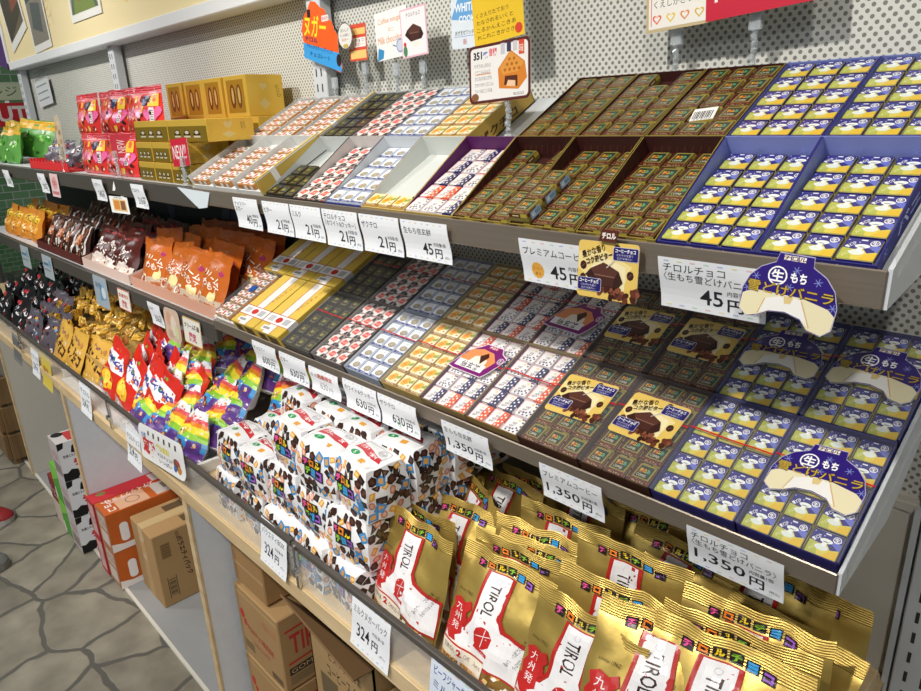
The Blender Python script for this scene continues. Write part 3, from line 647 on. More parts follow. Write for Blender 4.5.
def rainbow_art(seed):
    rg = random.Random(seed); A = Art(); W, H = 105, 150
    st = [(0,34,'#6a3f92'),(34,62,'#3a8fd4'),(62,80,'#8fc83a'),(80,100,'#efe03a'),(100,112,'#ee8a2c'),(112,124,'#e25a62')]
    for a, b, c in st: A.poly([(0,a),(W,a+3),(W,b+3),(0,b)], c)
    A.rect(18,66,40,92,'#e8b93a').rect(21,69,37,89,'#f6e8a0').text('BIG',22,75,14,9,'#5a2a18',bold=.06)
    for k in range(12): A.ell(rg.uniform(14, W-14), rg.uniform(10, 52), rg.uniform(4,8), rg.uniform(4,7), ('#c98a5a','#5a2f22','#e8c08a','#d9455a','#4a78c8')[k % 5], n=7)
    A.poly([(58,28),(96,30),(96,64),(62,60)], '#5a3a88').ell(46,34,11,9,'#7a3f30').ell(46,35,6,5,'#e8b48a').rect(10,104,34,116,'#c8323a')
    for k in range(5): A.ell(20+k*15,130+3*(k % 2),4,3,('#e8455a','#ee9a3c')[k % 2])
    return A
RAIN = [pouch('rainbow_sweet_bag', .125, .125, .05, '#eceef2', rainbow_art(k), seed=k+20, taper=.5, wr=.007, crimp=.0, gus=.9, nu=10, nv=14, sl=.02, unit=(105,150)) for k in range(3)]

def simple_bag(name, w, h, t, base, fn, seed, **k):
    A = Art(); fn(A, w*1000, h*1000, random.Random(seed)); return pouch(name, w, h, t, base, A, seed=seed, nu=9, nv=11, **k)
def red_art(A, W, H, rg):
    A.poly([(12,H*.52),(20,H*.78),(W-14,H*.80),(W-8,H*.55),(W*.5,H*.46)], '#f4f4f6')
    for k, c in enumerate(('#d9455a','#3a5ac8','#2f9a50','#e87a2c','#7a3fb0')): A.ell(22+k*(W-44)/4, H*.64+4*(-1)**k, 9, 12, c, n=8); A.ell(22+k*(W-44)/4, H*.64+4*(-1)**k, 3.5, 5, '#f6e8e8', n=6)
    A.text('CHOCO',16,H*.60,W-34,H*.10,'#2c3a9a',bold=.06).ell(W*.48,H*.28,W*.33,H*.15,'#f2c02c').ell(W*.48,H*.30,W*.24,H*.10,'#f8dc5a').ell(W*.2,H*.15,9,7,'#2f9a50').rect(8,4,W-8,H*.1,'#a8a4a8')
    for k in range(6): A.ell(12+k*(W-24)/5,H*.06,6,5,('#7a4a3a','#d8d2cc')[k % 2],n=7)
    for k, c in enumerate(('#3a2018','#d9a43c','#f1ece4','#7fae3a')): A.ell(W*.3+k*12,H*.87,5,5,c,n=8)
REDB = [simple_bag('red_sweet_bag', .155, .175, .035, '#d22a1e', red_art, s, wr=.007, sl=.02, crimp=.07) for s in (31, 32)]
def kinako_art(A, W, H, rg):
    A.rect(2,4,W-2,H*.16,'#d6a640').text('きなこ',W*.06,H*.44,W*.36,H*.3,'#4a2216',rot=-18,bold=.06).text('チョコ',W*.46,H*.26,W*.46,H*.3,'#4a2216',rot=-18,bold=.06)
    A.text('チロルチョコ',W*.3,H*.72,W*.4,H*.08,'#7a3a7a',rot=-12,bold=.04).ell(W*.8,H*.72,12,10,'#c98a4a').text('もち',W*.7,H*.5,W*.2,H*.1,'#f8ecc8',bold=.03)
    for k in range(5): A.ell(W*(.12+.18*k),H*.1,8,6,('#e8c05a','#f4e2a8')[k % 2],n=7)
KINA = [simple_bag('soybean_flour_sweet_bag', .175, .145, .03, '#e0b04c', kinako_art, s, wr=.006, crimp=.06) for s in (41, 42)]
def lump_art(cols):
    def f(A, W, H, rg):
        for k in range(22): A.ell(rg.uniform(8, W-8), rg.uniform(8, H*.85), rg.uniform(6,13), rg.uniform(5,9), cols[k % len(cols)], n=7, rot=rg.random()*3)
    return f
TWIST = [simple_bag('soybean_flour_candy', .045, .038, .022, c, lump_art(('#e8b63c','#f0d27a','#c8923a')), s, wr=.004, crimp=.0, mats=('glossy_wrapper','gold_foil')) for s, c in ((43,'#eabc48'),(44,'#f2d070'))]
MIXB = [simple_bag('assorted_sweet_bag', .12, .13, .05, '#5a5560', lump_art(('#c8323a','#e8e8ee','#d9a23c','#3a2a30','#7fa8c8','#b0522c')), s, wr=.008, crimp=.06) for s in (45, 46)]
DARKB = [simple_bag('dark_sweet_bag', .11, .14, .05, '#15151a', lump_art(('#e6e6ea','#1a1a1e','#c03038','#26262c','#f0f0f2')), s, wr=.008, crimp=.06) for s in (47, 48)]
def caramel_art(A, W, H, rg):
    A.rect(3,H*.02,W-3,H*.2,'#c9b9a4').text('クリーム',W*.14,H*.5,W*.7,H*.13,'#f8e8dc',rot=-12,bold=.03).text('こわもて',W*.16,H*.36,W*.68,H*.13,'#f8e8dc',rot=-12,bold=.03).text('チロルチョコ',W*.25,H*.72,W*.5,H*.06,'#f2c8a0',rot=-10)
    A.ell(W*.26,H*.17,W*.15,H*.1,'#f0e2d0').ell(W*.26,H*.17,W*.11,H*.07,'#a8502c').ell(W*.7,H*.24,W*.13,H*.1,'#efe0a0').poly([(W*.5,2),(W*.95,4),(W*.9,H*.1),(W*.55,H*.12)],'#c07a52').ell(W*.78,H*.66,W*.08,H*.05,'#b03a68')
CARA = [simple_bag('orange_sweet_bag', .155, .145, .04, '#c2641f', caramel_art, s, wr=.007, sl=.015, crimp=.09) for s in (51, 52, 53)]
def brown_art(A, W, H, rg):
    A.rect(3,2,W-3,H*.22,'#e8d8cc').ell(W*.5,H*.2,W*.3,H*.12,'#f0e6de').text('生チョコ',W*.18,H*.4,W*.6,H*.16,'#f0e4de',rot=-35,bold=.05)
    for k in range(8): A.ell(W*(.12+.1*k),H*(.5+.12*math.sin(k*1.7)),4,3,'#e9dcd6',n=6)
    A.rect(W*.1,H*.84,W*.9,H*.88,'#a83a3a')
BROWN = [simple_bag('maroon_sweet_bag', .15, .14, .045, '#4c1712', brown_art, s, wr=.008, crimp=.07) for s in (55, 56)]
def stripe_art(A, W, H, rg):
    for k in range(5): A.poly([(W*(.05+.2*k),H*.05),(W*(.12+.2*k),H*.05),(W*(.2+.18*k),H*.9),(W*(.14+.18*k),H*.9)], ('#d8cfc8','#8a4a30')[k % 2])
    A.ell(W*.5,H*.5,W*.24,H*.14,'#b8643c').ell(W*.5,H*.5,W*.14,H*.08,'#e2a47a')
    for k in range(14): A.ell(W*rg.uniform(.1,.9),H*rg.uniform(.1,.9),4,6,'#efe8e4',n=6)
BROWN2 = [simple_bag('brown_white_sweet_bag', .15, .14, .045, '#3a1a12', stripe_art, s, wr=.008, crimp=.07) for s in (57, 58)]
def amber_art(A, W, H, rg):
    A.ell(W*.5,H*.4,W*.4,H*.26,'#f0a83a').ell(W*.55,H*.66,W*.28,H*.16,'#f2c82c').text('チロ',W*.4,H*.58,W*.32,H*.16,'#3a2a14',rot=-20,bold=.05)
    for k in range(8): A.ell(W*rg.uniform(.15,.85),H*rg.uniform(.1,.5),8,6,('#f8d9a0','#c8742a')[k % 2],n=7)
AMBER = [simple_bag('amber_sweet_bag', .17, .135, .045, '#d98a2c', amber_art, s, wr=.008, crimp=.07) for s in (61,)]
def green_art(A, W, H, rg):
    A.rect(0,H*.74,W,H*.98,'#e2b02c')
    for k in range(16): A.ell(W*rg.uniform(.1,.9),H*rg.uniform(.08,.7),rg.uniform(7,14),rg.uniform(6,12),('#7fce4a','#3f9a2c','#a8e27a','#2c6a24','#e8f2d8')[k % 5],n=7,rot=rg.random()*3)
GREENB = [simple_bag('green_sweet_bag', .22, .15, .05, '#5fa04a', green_art, s, wr=.009, crimp=.1) for s in (63, 64)]
def heart(A, x, y, s, c):
    pts = []
    for k in range(16):
        t = 2*PI*k/16; pts.append((x+s*16*math.sin(t)**3/16, y+s*(13*math.cos(t)-5*math.cos(2*t)-2*math.cos(3*t)-math.cos(4*t))/16))
    return A.poly(pts, c)
def pink_art(A, W, H, rg):
    A.rect(0,H*.86,W,H*.99,'#d8384a').rect(0,H*.84,W,H*.855,'#f4b8c0')
    heart(A, W*.3, H*.42, 27, '#f0a03c'); heart(A, W*.3, H*.42, 23, '#ee6aa4'); heart(A, W*.74, H*.4, 21, '#f07ab0'); heart(A, W*.3, H*.43, 14, '#f8a8cc')
    heart(A, W*.52, H*.44, 30, '#f0a03c'); heart(A, W*.52, H*.44, 26, '#ee6aa4'); heart(A, W*.52, H*.45, 15, '#f8a8cc'); heart(A, W*.9, H*.44, 22, '#ee6aa4')
    A.rrect(W*.60,H*.58,W*.72,H*.8,3,'#2c3a6a').rrect(W*.77,H*.56,W*.95,H*.82,3,'#f0c83a').rect(W*.79,H*.26,W*.88,H*.54,'#f2f0ec')
    for k in range(5): A.rect(W*.80,H*(.29+k*.045),W*.87,H*(.305+k*.045),'#2a2a2a',same=k > 0)
    for k in range(14): A.ell(W*rg.uniform(.05,.95),H*rg.uniform(.12,.8),6,6,('#e86a3a','#3a1a18','#f4c83a','#f8d0d8')[k % 4],n=7)
    A.text('チョコ',W*.16,H*.4,W*.28,H*.12,'#c02a6a',rot=-20,bold=.04)
    for k in range(12): A.rrect(W*(.06+.155*(k % 6)), H*(.66 if k < 6 else .06), W*(.06+.155*(k % 6))+14, H*(.66 if k < 6 else .06)+18, 3, ('#3a1a18','#e86a3a','#f4c83a','#8a2a20')[k % 4])
    for k in range(6): A.ell(W*(.1+.155*k)+6, H*.12, 4, 5, '#f6d8c0', n=7)
    for k in range(5): A.ell(W*(.14+.17*k), H*.92, 6, 4, '#f6c0c8', n=7)
PINKB = [simple_bag('pink_heart_pouch', .235, .135, .05, '#dc3530', pink_art, s, wr=.004, crimp=.12) for s in (65, 66)]
# ================================================================ the setting
def struct(mb, name, mats, parent=None):
    o = mb.build(name, mats, parent)
    if not parent: o['kind'] = 'structure'
    return o
XR, XL = -.163, -4.40
m = MB(); m.box((-9, -4, -.05), (3, 2.2, 0)); struct(m, 'floor', 'crazy_paving')
m = MB(); m.box((-4.08, .985, 1.0), (1.6, 1.0, 2.5)); struct(m, 'wall_back', 'perforated_sheet')
m = MB(); m.box((-4.08, .975, 0), (1.6, .985, 1.005)); m.box((-4.08,.972,.985),(1.6,.976,.997)); struct(m, 'wall_lower', 'cream_paint')
for x, lab in ((-.155, 1), (-1.475, 2), (-2.79, 3), (-4.09, 4)):
    m = MB(); m.box((x, .945, 0), (x+.055, .975, 2.4), bev=.002)
    for k in range(70):
        z = .05+k*.033
        for dx in (.016, .036): m.box((x+dx-.0022, .9445, z), (x+dx+.0022, .9452, z+.017), '#1c1c1c', 1)
    if x == -.155: m.box((x-.012, .955, 0), (x-.004, .974, 1.0))
    struct(m, 'trim_%d' % lab, ['pale_paint', 'dark_shelf'])
m = MB(); m.box((-9, -4, -.02), (-8.95, 2.2, 2.9)); struct(m, 'wall_left', 'green_tiles')
m = MB(); m.box((-5.7, 1.35, 0), (-5.65, 2.2, 2.6)); m.box((-5.65,-0.2,1.0),(-5.6,1.6,2.6)); struct(m, 'wall_side', 'green_tiles')
m = MB(); m.box((-9, -4, 2.9), (3, 2.2, 2.95)); struct(m, 'ceiling', 'cream_paint')

# header board above the wall
e = empty('header_board', T(0,0,0), 'cream header board in a white frame along the top of the wall', 'signboard')
m = MB(); m.box((-4.10, .915, 1.777), (1.0, .984, 1.812), '#d9dcde', bev=.003); m.box((-4.10, .915, 1.777), (-4.07, .984, 2.4), '#d9dcde', bev=.003); m.build('frame', 'printed_paper', e)
m = MB(); m.box((-4.07, .925, 1.812), (1.0, .98, 2.4), '#e6d6a6')
A = Art().text('オエエ', -3.0, 1.91, .05, .12, '#4a2a1c', rot=-78).ell(-2.47, 1.99, .09, .11, '#eec478')
for k in range(6): A.ring(-3.33+.02*(k % 2), 1.9+k*.03, .06, .002, '#ddc388', a0=k, a1=k+3, same=k > 0)
A.put(m, lambda u, v, q: (u, .925-q, v), eps=.0004); m.build('panel', 'printed_paper', e)
def photo(x0, x1, z0, z1, tilt, kind, label):
    w, h = x1-x0, z1-z0; A = Art().rect(0,0,w,h,'#f0eeea').rect(w*.06,h*.09,w*.94,h*.97,('#7fa4c8','#5a6a58','#6f5f50')[kind])
    if kind == 0: A.poly([(w*.06,h*.62),(w*.94,h*.7),(w*.94,h*.78),(w*.06,h*.72)],'#4e5a50').poly([(w*.06,h*.09),(w*.94,h*.09),(w*.94,h*.7),(w*.06,h*.62)],'#8a8078').poly([(w*.2,h*.3),(w*.7,h*.2),(w*.8,h*.55),(w*.3,h*.62)],'#5b5c62').ell(w*.6,h*.88,w*.25,h*.05,'#d6e2ee')
    elif kind == 1: A.poly([(w*.06,h*.09),(w*.3,h*.97),(w*.06,h*.97)],'#c8b4a4').poly([(w*.94,h*.09),(w*.94,h*.97),(w*.6,h*.97)],'#c8b4a8').poly([(w*.15,h*.09),(w*.85,h*.09),(w*.6,h*.8),(w*.35,h*.8)],'#7a8a48').ell(w*.4,h*.3,w*.12,h*.08,'#a8483a').ell(w*.6,h*.4,w*.1,h*.08,'#c8a43a')
    else: A.poly([(w*.06,h*.09),(w*.94,h*.2),(w*.94,h*.7),(w*.5,h*.9),(w*.06,h*.6)],'#4a3c3a').poly([(w*.5,h*.3),(w*.94,h*.3),(w*.94,h*.6),(w*.6,h*.7)],'#8a4a42').rect(w*.1,h*.8,w*.9,h*.95,'#a8a094')
    me = card_mesh('photograph', rect_pts(w, h), A, 0, .002, 'glossy_card'); inst('photograph', me, T(x0, .921, z0) @ R(90,'X') @ R(tilt,'Z'), label, 'photograph')
photo(-3.96,-3.64,1.845,2.25,14,2,'leftmost pinned photograph, a dark street scene in a white border')
photo(-3.60,-3.34,1.815,2.12,2,0,'pinned photograph of a canal-side road under blue sky')
photo(-3.03,-2.70,1.875,2.15,0,1,'pinned photograph of a garden path with red flowers')

# ---------------------------------------------------------------- gondola shelves
TH, MH = 28, 27
MT = lambda x, y=0, z=0: T(x, .648, 1.369) @ R(TH, 'X') @ T(0, y, z)
MM = lambda x, y=0, z=0: T(x, .658, 1.061) @ R(MH, 'X') @ T(0, y, z)
def shelf(name, x0, x1, z, Z, ang, label, tiltbase):
    e = empty(name, T(0,0,0), label, 'shelf')
    m = MB(); m.box((x0, .641, z-Z), (x1, .6445, z), bev=.0012); m.build('front_lip', 'brushed_metal', e)
    m = MB(); B = tiltbase(0)
    m.box((x0, .0, -.008), (x1, .345, -.001), M=B); m.build('shelf_board', 'pale_paint', e)
    for xx, nm in ((x1-.001, 0), (x0, 1)):
        m = MB(); y1, z1 = .958, z-.0+(.958-.644)*math.tan(math.radians(ang))
        P = [(.6435, z-Z), (.6435, z+.001), (y1, z1+.004), (y1, z1-.042), (.78, z-Z+.02)]
        n = 5; vs = [(xx, a, b) for a, b in P]+[(xx+.004, a, b) for a, b in P]
        m.add(vs, [(4,3,2,1,0),(5,6,7,8,9)]+[(k,(k+1)%n,n+(k+1)%n,n+k) for k in range(n)], '#cfdae2'); m.build('side_bracket', 'pale_paint', e)
    m = MB(); m.box((x1+.0035, .004, -.0005), (x1+.0055, .34, .033), M=B); m.build('end_guard', 'clear_plastic', e)
    return e
shelf('sloping_shelf', -1.53, XR, 1.378, .034, TH, 'upper metal sloping shelf holding the open trays', MT)
shelf('sloping_shelf', -1.53, XR, 1.076, .024, MH, 'lower metal sloping shelf holding the film-wrapped boxes', MM)
for z, nm, lab in ((1.377, 'up', 'upper flat metal shelf under the pink pouches and gold boxes'), (1.06, 'lo', 'middle flat metal shelf under the orange and maroon bags')):
    e = empty('flat_shelf', T(0,0,0), lab, 'shelf')
    m = MB(); m.box((-4.05, .66, z-.012), (-1.545, .972, z)); m.build('shelf_board', 'pale_paint', e)
    m = MB(); m.box((-4.05, .644, z-.045), (-1.535, .66, z), bev=.002); m.build('front_lip', 'dark_metal', e)
m = MB(); m.box((-4.0, .93, 1.105), (-1.5, .94, 1.36), '#20222b')
A = Art()
for k in range(9): A.poly([(-2.05+k*.06,1.20),(-2.0+k*.06,1.20),(-1.97+k*.06,1.27),(-2.02+k*.06,1.27)],'#414a5c',same=k > 0)
A.ell(-2.42,1.24,.03,.045,'#3e4a5e').ell(-2.42,1.29,.04,.03,'#3e4a5e').text('CHOCOLATE',-2.85,1.2,.3,.04,'#39414f')
A.put(m, lambda u, v, q: (u, .93-q, v)); o = m.build('backing_board', 'printed_paper'); tag(o, 'dark navy printed board behind the middle shelf bags', 'board')

# ---------------------------------------------------------------- lower display table with fence
YF = .485
e = empty('display_table', T(0,0,0), 'long light wooden display table carrying the bagged sweets', 'table')
m = MB(); m.box((XL, YF, .700), (XR, .97, .717)); m.build('tabletop', 'birch_wood', e)
m = MB(); m.box((XL, YF-.002, .679), (XR, YF+.016, .715), bev=.001); m.build('front_edge', 'birch_wood', e)
for x in (-4.40, -3.455, -2.475, -1.495, -.515):
    m = MB(); m.box((x, YF+.002, .005), (x+.022, .97, .68)); p = m.build('side_panel', 'blue_grey_panel' if x > -3 else 'cream_paint', e)
    m = MB(); m.box((x-.001, YF-.003, .004), (x+.023, YF+.003, .70)); m.build('edge_strip', 'birch_wood', p)
m = MB(); m.box((XL, .95, .005), (XR, .972, .70)); m.build('back_panel', 'cream_paint', e)
m = MB(); m.box((XL, YF+.012, .0), (XR, .95, .005)); b = m.build('plinth', 'plain_concrete', e)
m = MB(); m.box((XL, YF+.002, .0), (XR, YF+.012, .006)); m.build('plinth_strip', 'cream_paint', b)
m = MB(); m.box((XR-.024, .50, .717), (XR, .905, .775), bev=.001)
for y in (.885, .866): m.box((XR-.014, y, .7749), (XR-.011, y+.003, .7753), '#3a2a1a', 1)
m.build('end_board', ['birch_wood', 'dark_shelf'], e)
for x, nm in ((-1.50, 'white'), (-2.50, 'white')):
    m = MB(); m.box((x-.012, .51, .717), (x, .95, .745), '#e4e4e2', bev=.001); m.build('divider_board', 'printed_paper', e)
m = MB(); m.box((-2.49, .497, .7171), (-1.515, .94, .7195), '#e2e0dc'); m.build('white_liner', 'printed_paper', e)
# fence: clear panel with a grey channel on its upper edge, in lengths
for x0, x1, lab in ((-.98, -.17, 'rightmost clear plastic shelf fence in front of the gold bags'), (-1.96, -.985, 'clear plastic shelf fence in front of the white variety packs'), (-2.94, -1.965, 'clear plastic shelf fence in front of the red and yellow bags'), (-4.4, -2.945, 'farthest clear plastic shelf fence at the left end')):
    e = empty('shelf_fence', T(0,0,0), lab, 'shelf fence')
    m = MB(); m.box((x0, .4875, .722), (x1, .490, .797)); m.build('clear_panel', 'clear_plastic', e)
    m = MB(); m.box((x0, .484, .794), (x1, .494, .806), bev=.0015); m.build('top_channel', 'grey_rail', e)
    m = MB(); m.box((x0+.01, .479, .717), (x0+.018, .4865, .806), bev=.001); m.tube((x0+.014,.483,.752),(x0+.014,.474,.752),.008,n=12); m.build('fence_clamp', 'chrome', e)

# ================================================================ top shelf goods
COLX = [-.276, -.380, -.485, -.590, -.695, -.799, -.903, -1.005, -1.108, -1.211]
KIND = ['vanilla', 'vanilla', 'coffee', 'coffee', 'coffee', 'mochi', 'crunch', 'cookie', 'milk', 'bitter']
PLACE = ['rightmost %s vanilla tray', 'second %s vanilla tray', 'right %s coffee tray', 'middle %s coffee tray', 'left %s coffee tray', '%s purple tray', '%s crunch tray', '%s cookie tray', '%s milk tray', '%s bitter tray']
TD = ['rightmost blue open tray, %s row of the upper shelf', 'second blue open tray from the right, %s row of the upper shelf', 'dark brown open tray beside the blue trays, %s row, upper shelf', 'middle of the three brown open trays, %s row, upper shelf', 'leftmost of the three brown open trays, %s row, upper shelf',
      'purple-lined open tray, %s row, upper shelf', 'white open tray of crunch chocolates beside the purple one, %s row', 'white open tray of cookie chocolates, %s row, upper shelf', 'open tray of red and black milk chocolates, %s row, upper shelf', 'grey open tray of black bitter chocolates, %s row, upper shelf']
STY = ['vanilla', 'vanilla', 'coffee', 'coffee', 'coffee', 'mochi', 'crunch', 'cookie', 'milk', 'bitter']
for i, (x, kd) in enumerate(zip(COLX, KIND)):
    w = .1035 if i < 7 else .1015
    tray(MT(x), STY[i], TD[i] % 'front', W=w)
    rows, skip = range(5), ()
    if kd == 'crunch': rows = range(1)
    if kd == 'bitter': skip = ((2,2),(3,0),(3,1),(3,2),(4,0),(4,1),(4,2))
    if i == 4: skip = ((4,1),)
    if i == 3: skip = ((0,0),(1,0),(2,0))
    if i == 0: pass
    px = .0332 if i < 7 else .0326
    zt = .0025
    fill(MT(x), kd, (PLACE[i] % 'front'), z=zt, rows=rows, skip=skip, w=w, px=px)
    if i != 5:
        tray(MT(x, .167), STY[i], TD[i] % 'back', full=True, W=w)
        skip = ()
        if i == 2: skip = ((1,1),)
        if i == 3: skip = ((4,1),)
        fill(MT(x, .167), kd, (PLACE[i] % 'back'), z=.0218, rows=range(5), w=w, px=px, skip=skip)
# squares standing out of line in the middle coffee tray, and one on its side with its barcode up
for n_ in range(3):
    yy = .002+.0162+n_*.0324
    inst('coffee_chocolate_square', CH['coffee'], MT(-.590+.0518-.0332, yy, .0025), f"coffee chocolate under the stacked one, {ROWN[n_]} row left, middle front coffee tray", 'chocolate', 'stacked coffee chocolates')
    inst('coffee_chocolate_square', CH['coffee'], MT(-.590+.0518-.0332, yy, .0152), f"coffee chocolate stacked on another, {ROWN[n_]} row left, middle front coffee tray, blue side sticker", 'chocolate', 'stacked coffee chocolates')
    ls_ = COL.objects[-1] if 0 else [o for o in bpy.data.objects if o.get('label','').startswith('coffee chocolate stacked') and not o.children][-1]
    mm = MB(); A = Art().rect(0,0,.020,.010,'#9fc4e8').text('45',.002,.002,.006,.006,'#ffffff',bold=.03).text('MADE',.009,.003,.009,.004,'#3a5a8a'); A.put(mm, lambda u, v, q: (u, -q, v)); st = mm.build('price_sticker', 'printed_paper', ls_, T(.0163,-.010,.001) @ R(90,'Z')); st['label'] = 'pale blue price sticker'
mb = MB(); A = Art().rect(-1,-1,1,1,'#f2f2f2')
for k in range(11): A.rect(-.85+k*.15, -.7, -.78+k*.15+(k % 3)*.02, .5, '#1a1a1a', same=k > 0)
A.text('45902',-.8,-.95,1.6,.2,'#1a1a1a')
BAR = choc_mesh('coffee_chocolate_square', '#f2f2f2', '#a8953a', A)
inst('coffee_chocolate_square', BAR, MT(-.485+.052, .167+.002+.0162+.0324, .0218) @ R(12,'Z'), 'coffee chocolate lying face down with its white barcode up, right back coffee tray', 'chocolate')

# forty-yen nut bars in a wide three-lane tray
def bar_mesh():
    mb = MB(); w, d, h = .034, .0095, .012
    mb.box((-w,-d,0),(w,d,h),'#b5793a',bev=.002)
    A = Art().rect(-w*.97,-d*.8,-w*.55,d*.8,'#ececea').rect(-w*.2,-d*.85,w*.25,d*.85,'#f2efec').rect(w*.5,-d*.8,w*.95,d*.8,'#ececea').rect(-w*.6,-d*.3,w*.6,d*.3,'#f4f2f0').rect(-w*.1,-d*.6,w*.12,d*.6,'#c8342c').rect(w*.55,-d*.4,w*.85,d*.4,'#8a8a8a').rect(-w*.9,-d*.4,-w*.65,d*.4,'#c06a5a')
    A.put(mb, lambda u, v, q: (u, v, h+q), eps=.00003); Art().rect(-w*.15,0.001,w*.2,h*.8,'#f2efec').rect(w*.55,.001,w*.9,h*.8,'#e8e4e0').put(mb, lambda u, v, q: (u, -d-q, v))
    return mb.mesh('nut_bar', ['glossy_wrapper'])
NB = bar_mesh()
def bar_tray(y, label, full, base):
    W, L = .305, .163; x0 = -1.52; m = MB(); t = .0015; h = .040 if not full else .036
    m.box((0,0,0),(W,L,.002),'#d6d8d6')
    for x in (0, W*.335, W*.667): m.box((x,0,0),(x+t,L,h),'#cfd1cf')
    m.box((0,L-t,0),(W,L,h),'#cfd1cf'); m.box((0,0,0),(W,t,.008),'#c9a84a'); m.box((W-.006,0,0),(W,L,h+.004),'#c8aa52')
    m.box((t,t,.002),(W-t,L-t,.022 if full else .018),'#d6d8d6')
    A = Art().rect(0,.0,L,.0025,'#a82c26').rect(0,h+.0005,L,h+.003,'#f0efe8').rect(L*.22,.0,L*.30,h+.004,'#f2f0ee').rect(L*.45,.012,L*.85,.022,'#e8e8ec').text('チロルチョコ',L*.46,.0135,L*.36,.007,'#5a5a66').rect(.0,.006,L,.008,'#a82c26')
    A.put(m, lambda u, v, q: (W+q, u, v)); Art().rect(0,0,.006,L,'#d9bc62').rect(0,L*.22,.006,L*.30,'#f2f0ee').put(m, lambda u, v, q: (W-.006+u, v, h+.004+q))
    Art().text('チロル',.03,.001,.05,.0055,'#5a3a1c').text('チロル',.13,.001,.05,.0055,'#5a3a1c').put(m, lambda u, v, q: (u, -q, v))
    m0 = MT(x0+.005, y, 0); tag(m.build('display_tray', 'printed_paper', M=m0), label, 'tray')
    for c in range(3):
        for r in range(7):
            if not full and (r > 5 or (c == 0 and r > 5)): continue
            lx = W*(.167+.333*c)-(.014 if not full else .004)
            inst('nut_bar', NB, m0 @ T(lx, .013+r*.0222, .0222 if full else .0182) @ R(jr.uniform(-3,3),'Z'), f"orange and white nut bar, {['left','middle','right'][c]} lane, {['first','second','third','fourth','fifth','sixth','last'][r]} from the front, {base} gold tray", 'nut bar', 'nut bars in the %s gold tray' % base)
bar_tray(0, 'gold-sided white tray with three lanes of nut bars, front row of the upper shelf', False, 'front')
bar_tray(.167, 'gold-sided white tray with three lanes of nut bars, back row of the upper shelf', True, 'back')

# gold foil boxes
def gold_box(w, d, h, kind):
    m = MB(); m.box((0,0,0),(w,d,h),'#e6be50',bev=.0015); A = Art()
    if kind == 'cone':
        A.rect(.001,.001,w-.001,h*.7,'#8f7426')
        for k in range(3): x = w*(.25+.25*k); A.poly([(x-w*.09,h*.3),(x+w*.09,h*.3),(x+w*.05,h*.52),(x-w*.05,h*.52)],'#3a2a1c').ell(x,h*.42,w*.05,h*.08,'#e8dcc4').rect(x-w*.08,h*.2,x+w*.08,h*.27,'#f0e8d0')
    else:
        A.rect(w*.12,h*.1,w*.88,h*.9,'#b98a2c').ell(w*.38,h*.5,w*.12,h*.3,'#7a4a24').ell(w*.66,h*.5,w*.12,h*.3,'#8a5a2c').ell(w*.38,h*.52,w*.05,h*.2,'#e0c078').ell(w*.66,h*.52,w*.05,h*.2,'#e0c078').line(w*.12,h*.1,w*.12,h*.9,.001,'#e8cf7a')
    A.put(m, lambda u, v, q: (u, -q, v))
    B = Art(); heart(B, d*.45, h*.72, .010, '#e2cc86'); B.poly([(d*.3,h*.3),(d*.45,h*.15),(d*.6,h*.3),(d*.45,h*.45)],'#e2cc86').text('GOLD',d*.7,h*.55,h*.3,d*.1,'#8a7430',rot=-80)
    B.put(m, lambda u, v, q: (w+q, u, v))
    return m.mesh('gold_box', ['gold_carton'])
G1 = gold_box(.100, .10, .046, 'cone'); G2 = gold_box(.112, .10, .095, 'window'); G0 = gold_box(.205, .11, .048, 'cone')
nm = ['bottom', 'second', 'third']
for lv in range(2):
    for k in range(3):
        for dp in range(2): inst('gold_box', G1, T(-1.90+k*.106+lv*.004, .668+dp*.115, 1.3775+lv*.0475), f"gold foil box, {nm[lv]} layer, {COLN[k]}, {'front' if dp == 0 else 'rear'} stack beside the pink pouches", 'gift box', 'stacked gold foil boxes')
for k in range(2): inst('gold_box', G0, T(-1.895+k*.21, .672, 1.4726), f"long gold foil box on top of the front stack, {'left' if k == 0 else 'right'}", 'gift box', 'stacked gold foil boxes')
for k in range(2): inst('gold_box', G0, T(-1.97+k*.21, .795+.085, 1.4726) if False else T(-1.97+k*.21, .835, 1.4726), f"long gold foil box under the windowed gold boxes, {'left' if k == 0 else 'right'}", 'gift box', 'stacked gold foil boxes')
for lv in range(2):
    for k in range(2): pass
for k in range(4): inst('gold_box', G2, T(-2.085+k*.119, .845, 1.521) @ R((k % 2)*3-2, 'Z'), f"tall gold box with a picture window, {['leftmost','second from left','third from left','rightmost'][k]} of the top row", 'gift box', 'tall gold boxes')
# pink pouches, green bags, red tray
for k in range(2): inst('pink_heart_pouch', PINKB[k], T(-2.315+k*.225, .69, 1.378) @ R(-5,'X') @ S(1,1,.85), f"red and pink heart sweet pouch, lower row, {['left','right'][k]}", 'sweet pouch', 'pink heart pouches')
for k in range(3): inst('pink_heart_pouch', PINKB[k % 2], T(-2.47+k*.235, .74, 1.487) @ R(-4,'X') @ R(k*2-2,'Z') @ S(1,1,.9), f"red and pink heart sweet pouch, upper row, {COLN[k]}", 'sweet pouch', 'pink heart pouches')
for k in range(2): inst('pink_heart_pouch', PINKB[k % 2], T(-2.3+k*.215, .77, 1.378) @ R(-2,'X') @ S(1,1,.8), f"red and pink heart sweet pouch hidden behind the lower row, {['left','right'][k]}", 'sweet pouch', 'pink heart pouches')
m = MB(); m.box((-2.93,.655,1.378),(-2.47,.78,1.382),'#d0282c'); m.box((-2.93,.652,1.378),(-2.47,.655,1.402),'#d0282c'); m.box((-2.93,.652,1.378),(-2.926,.78,1.41),'#d0282c')
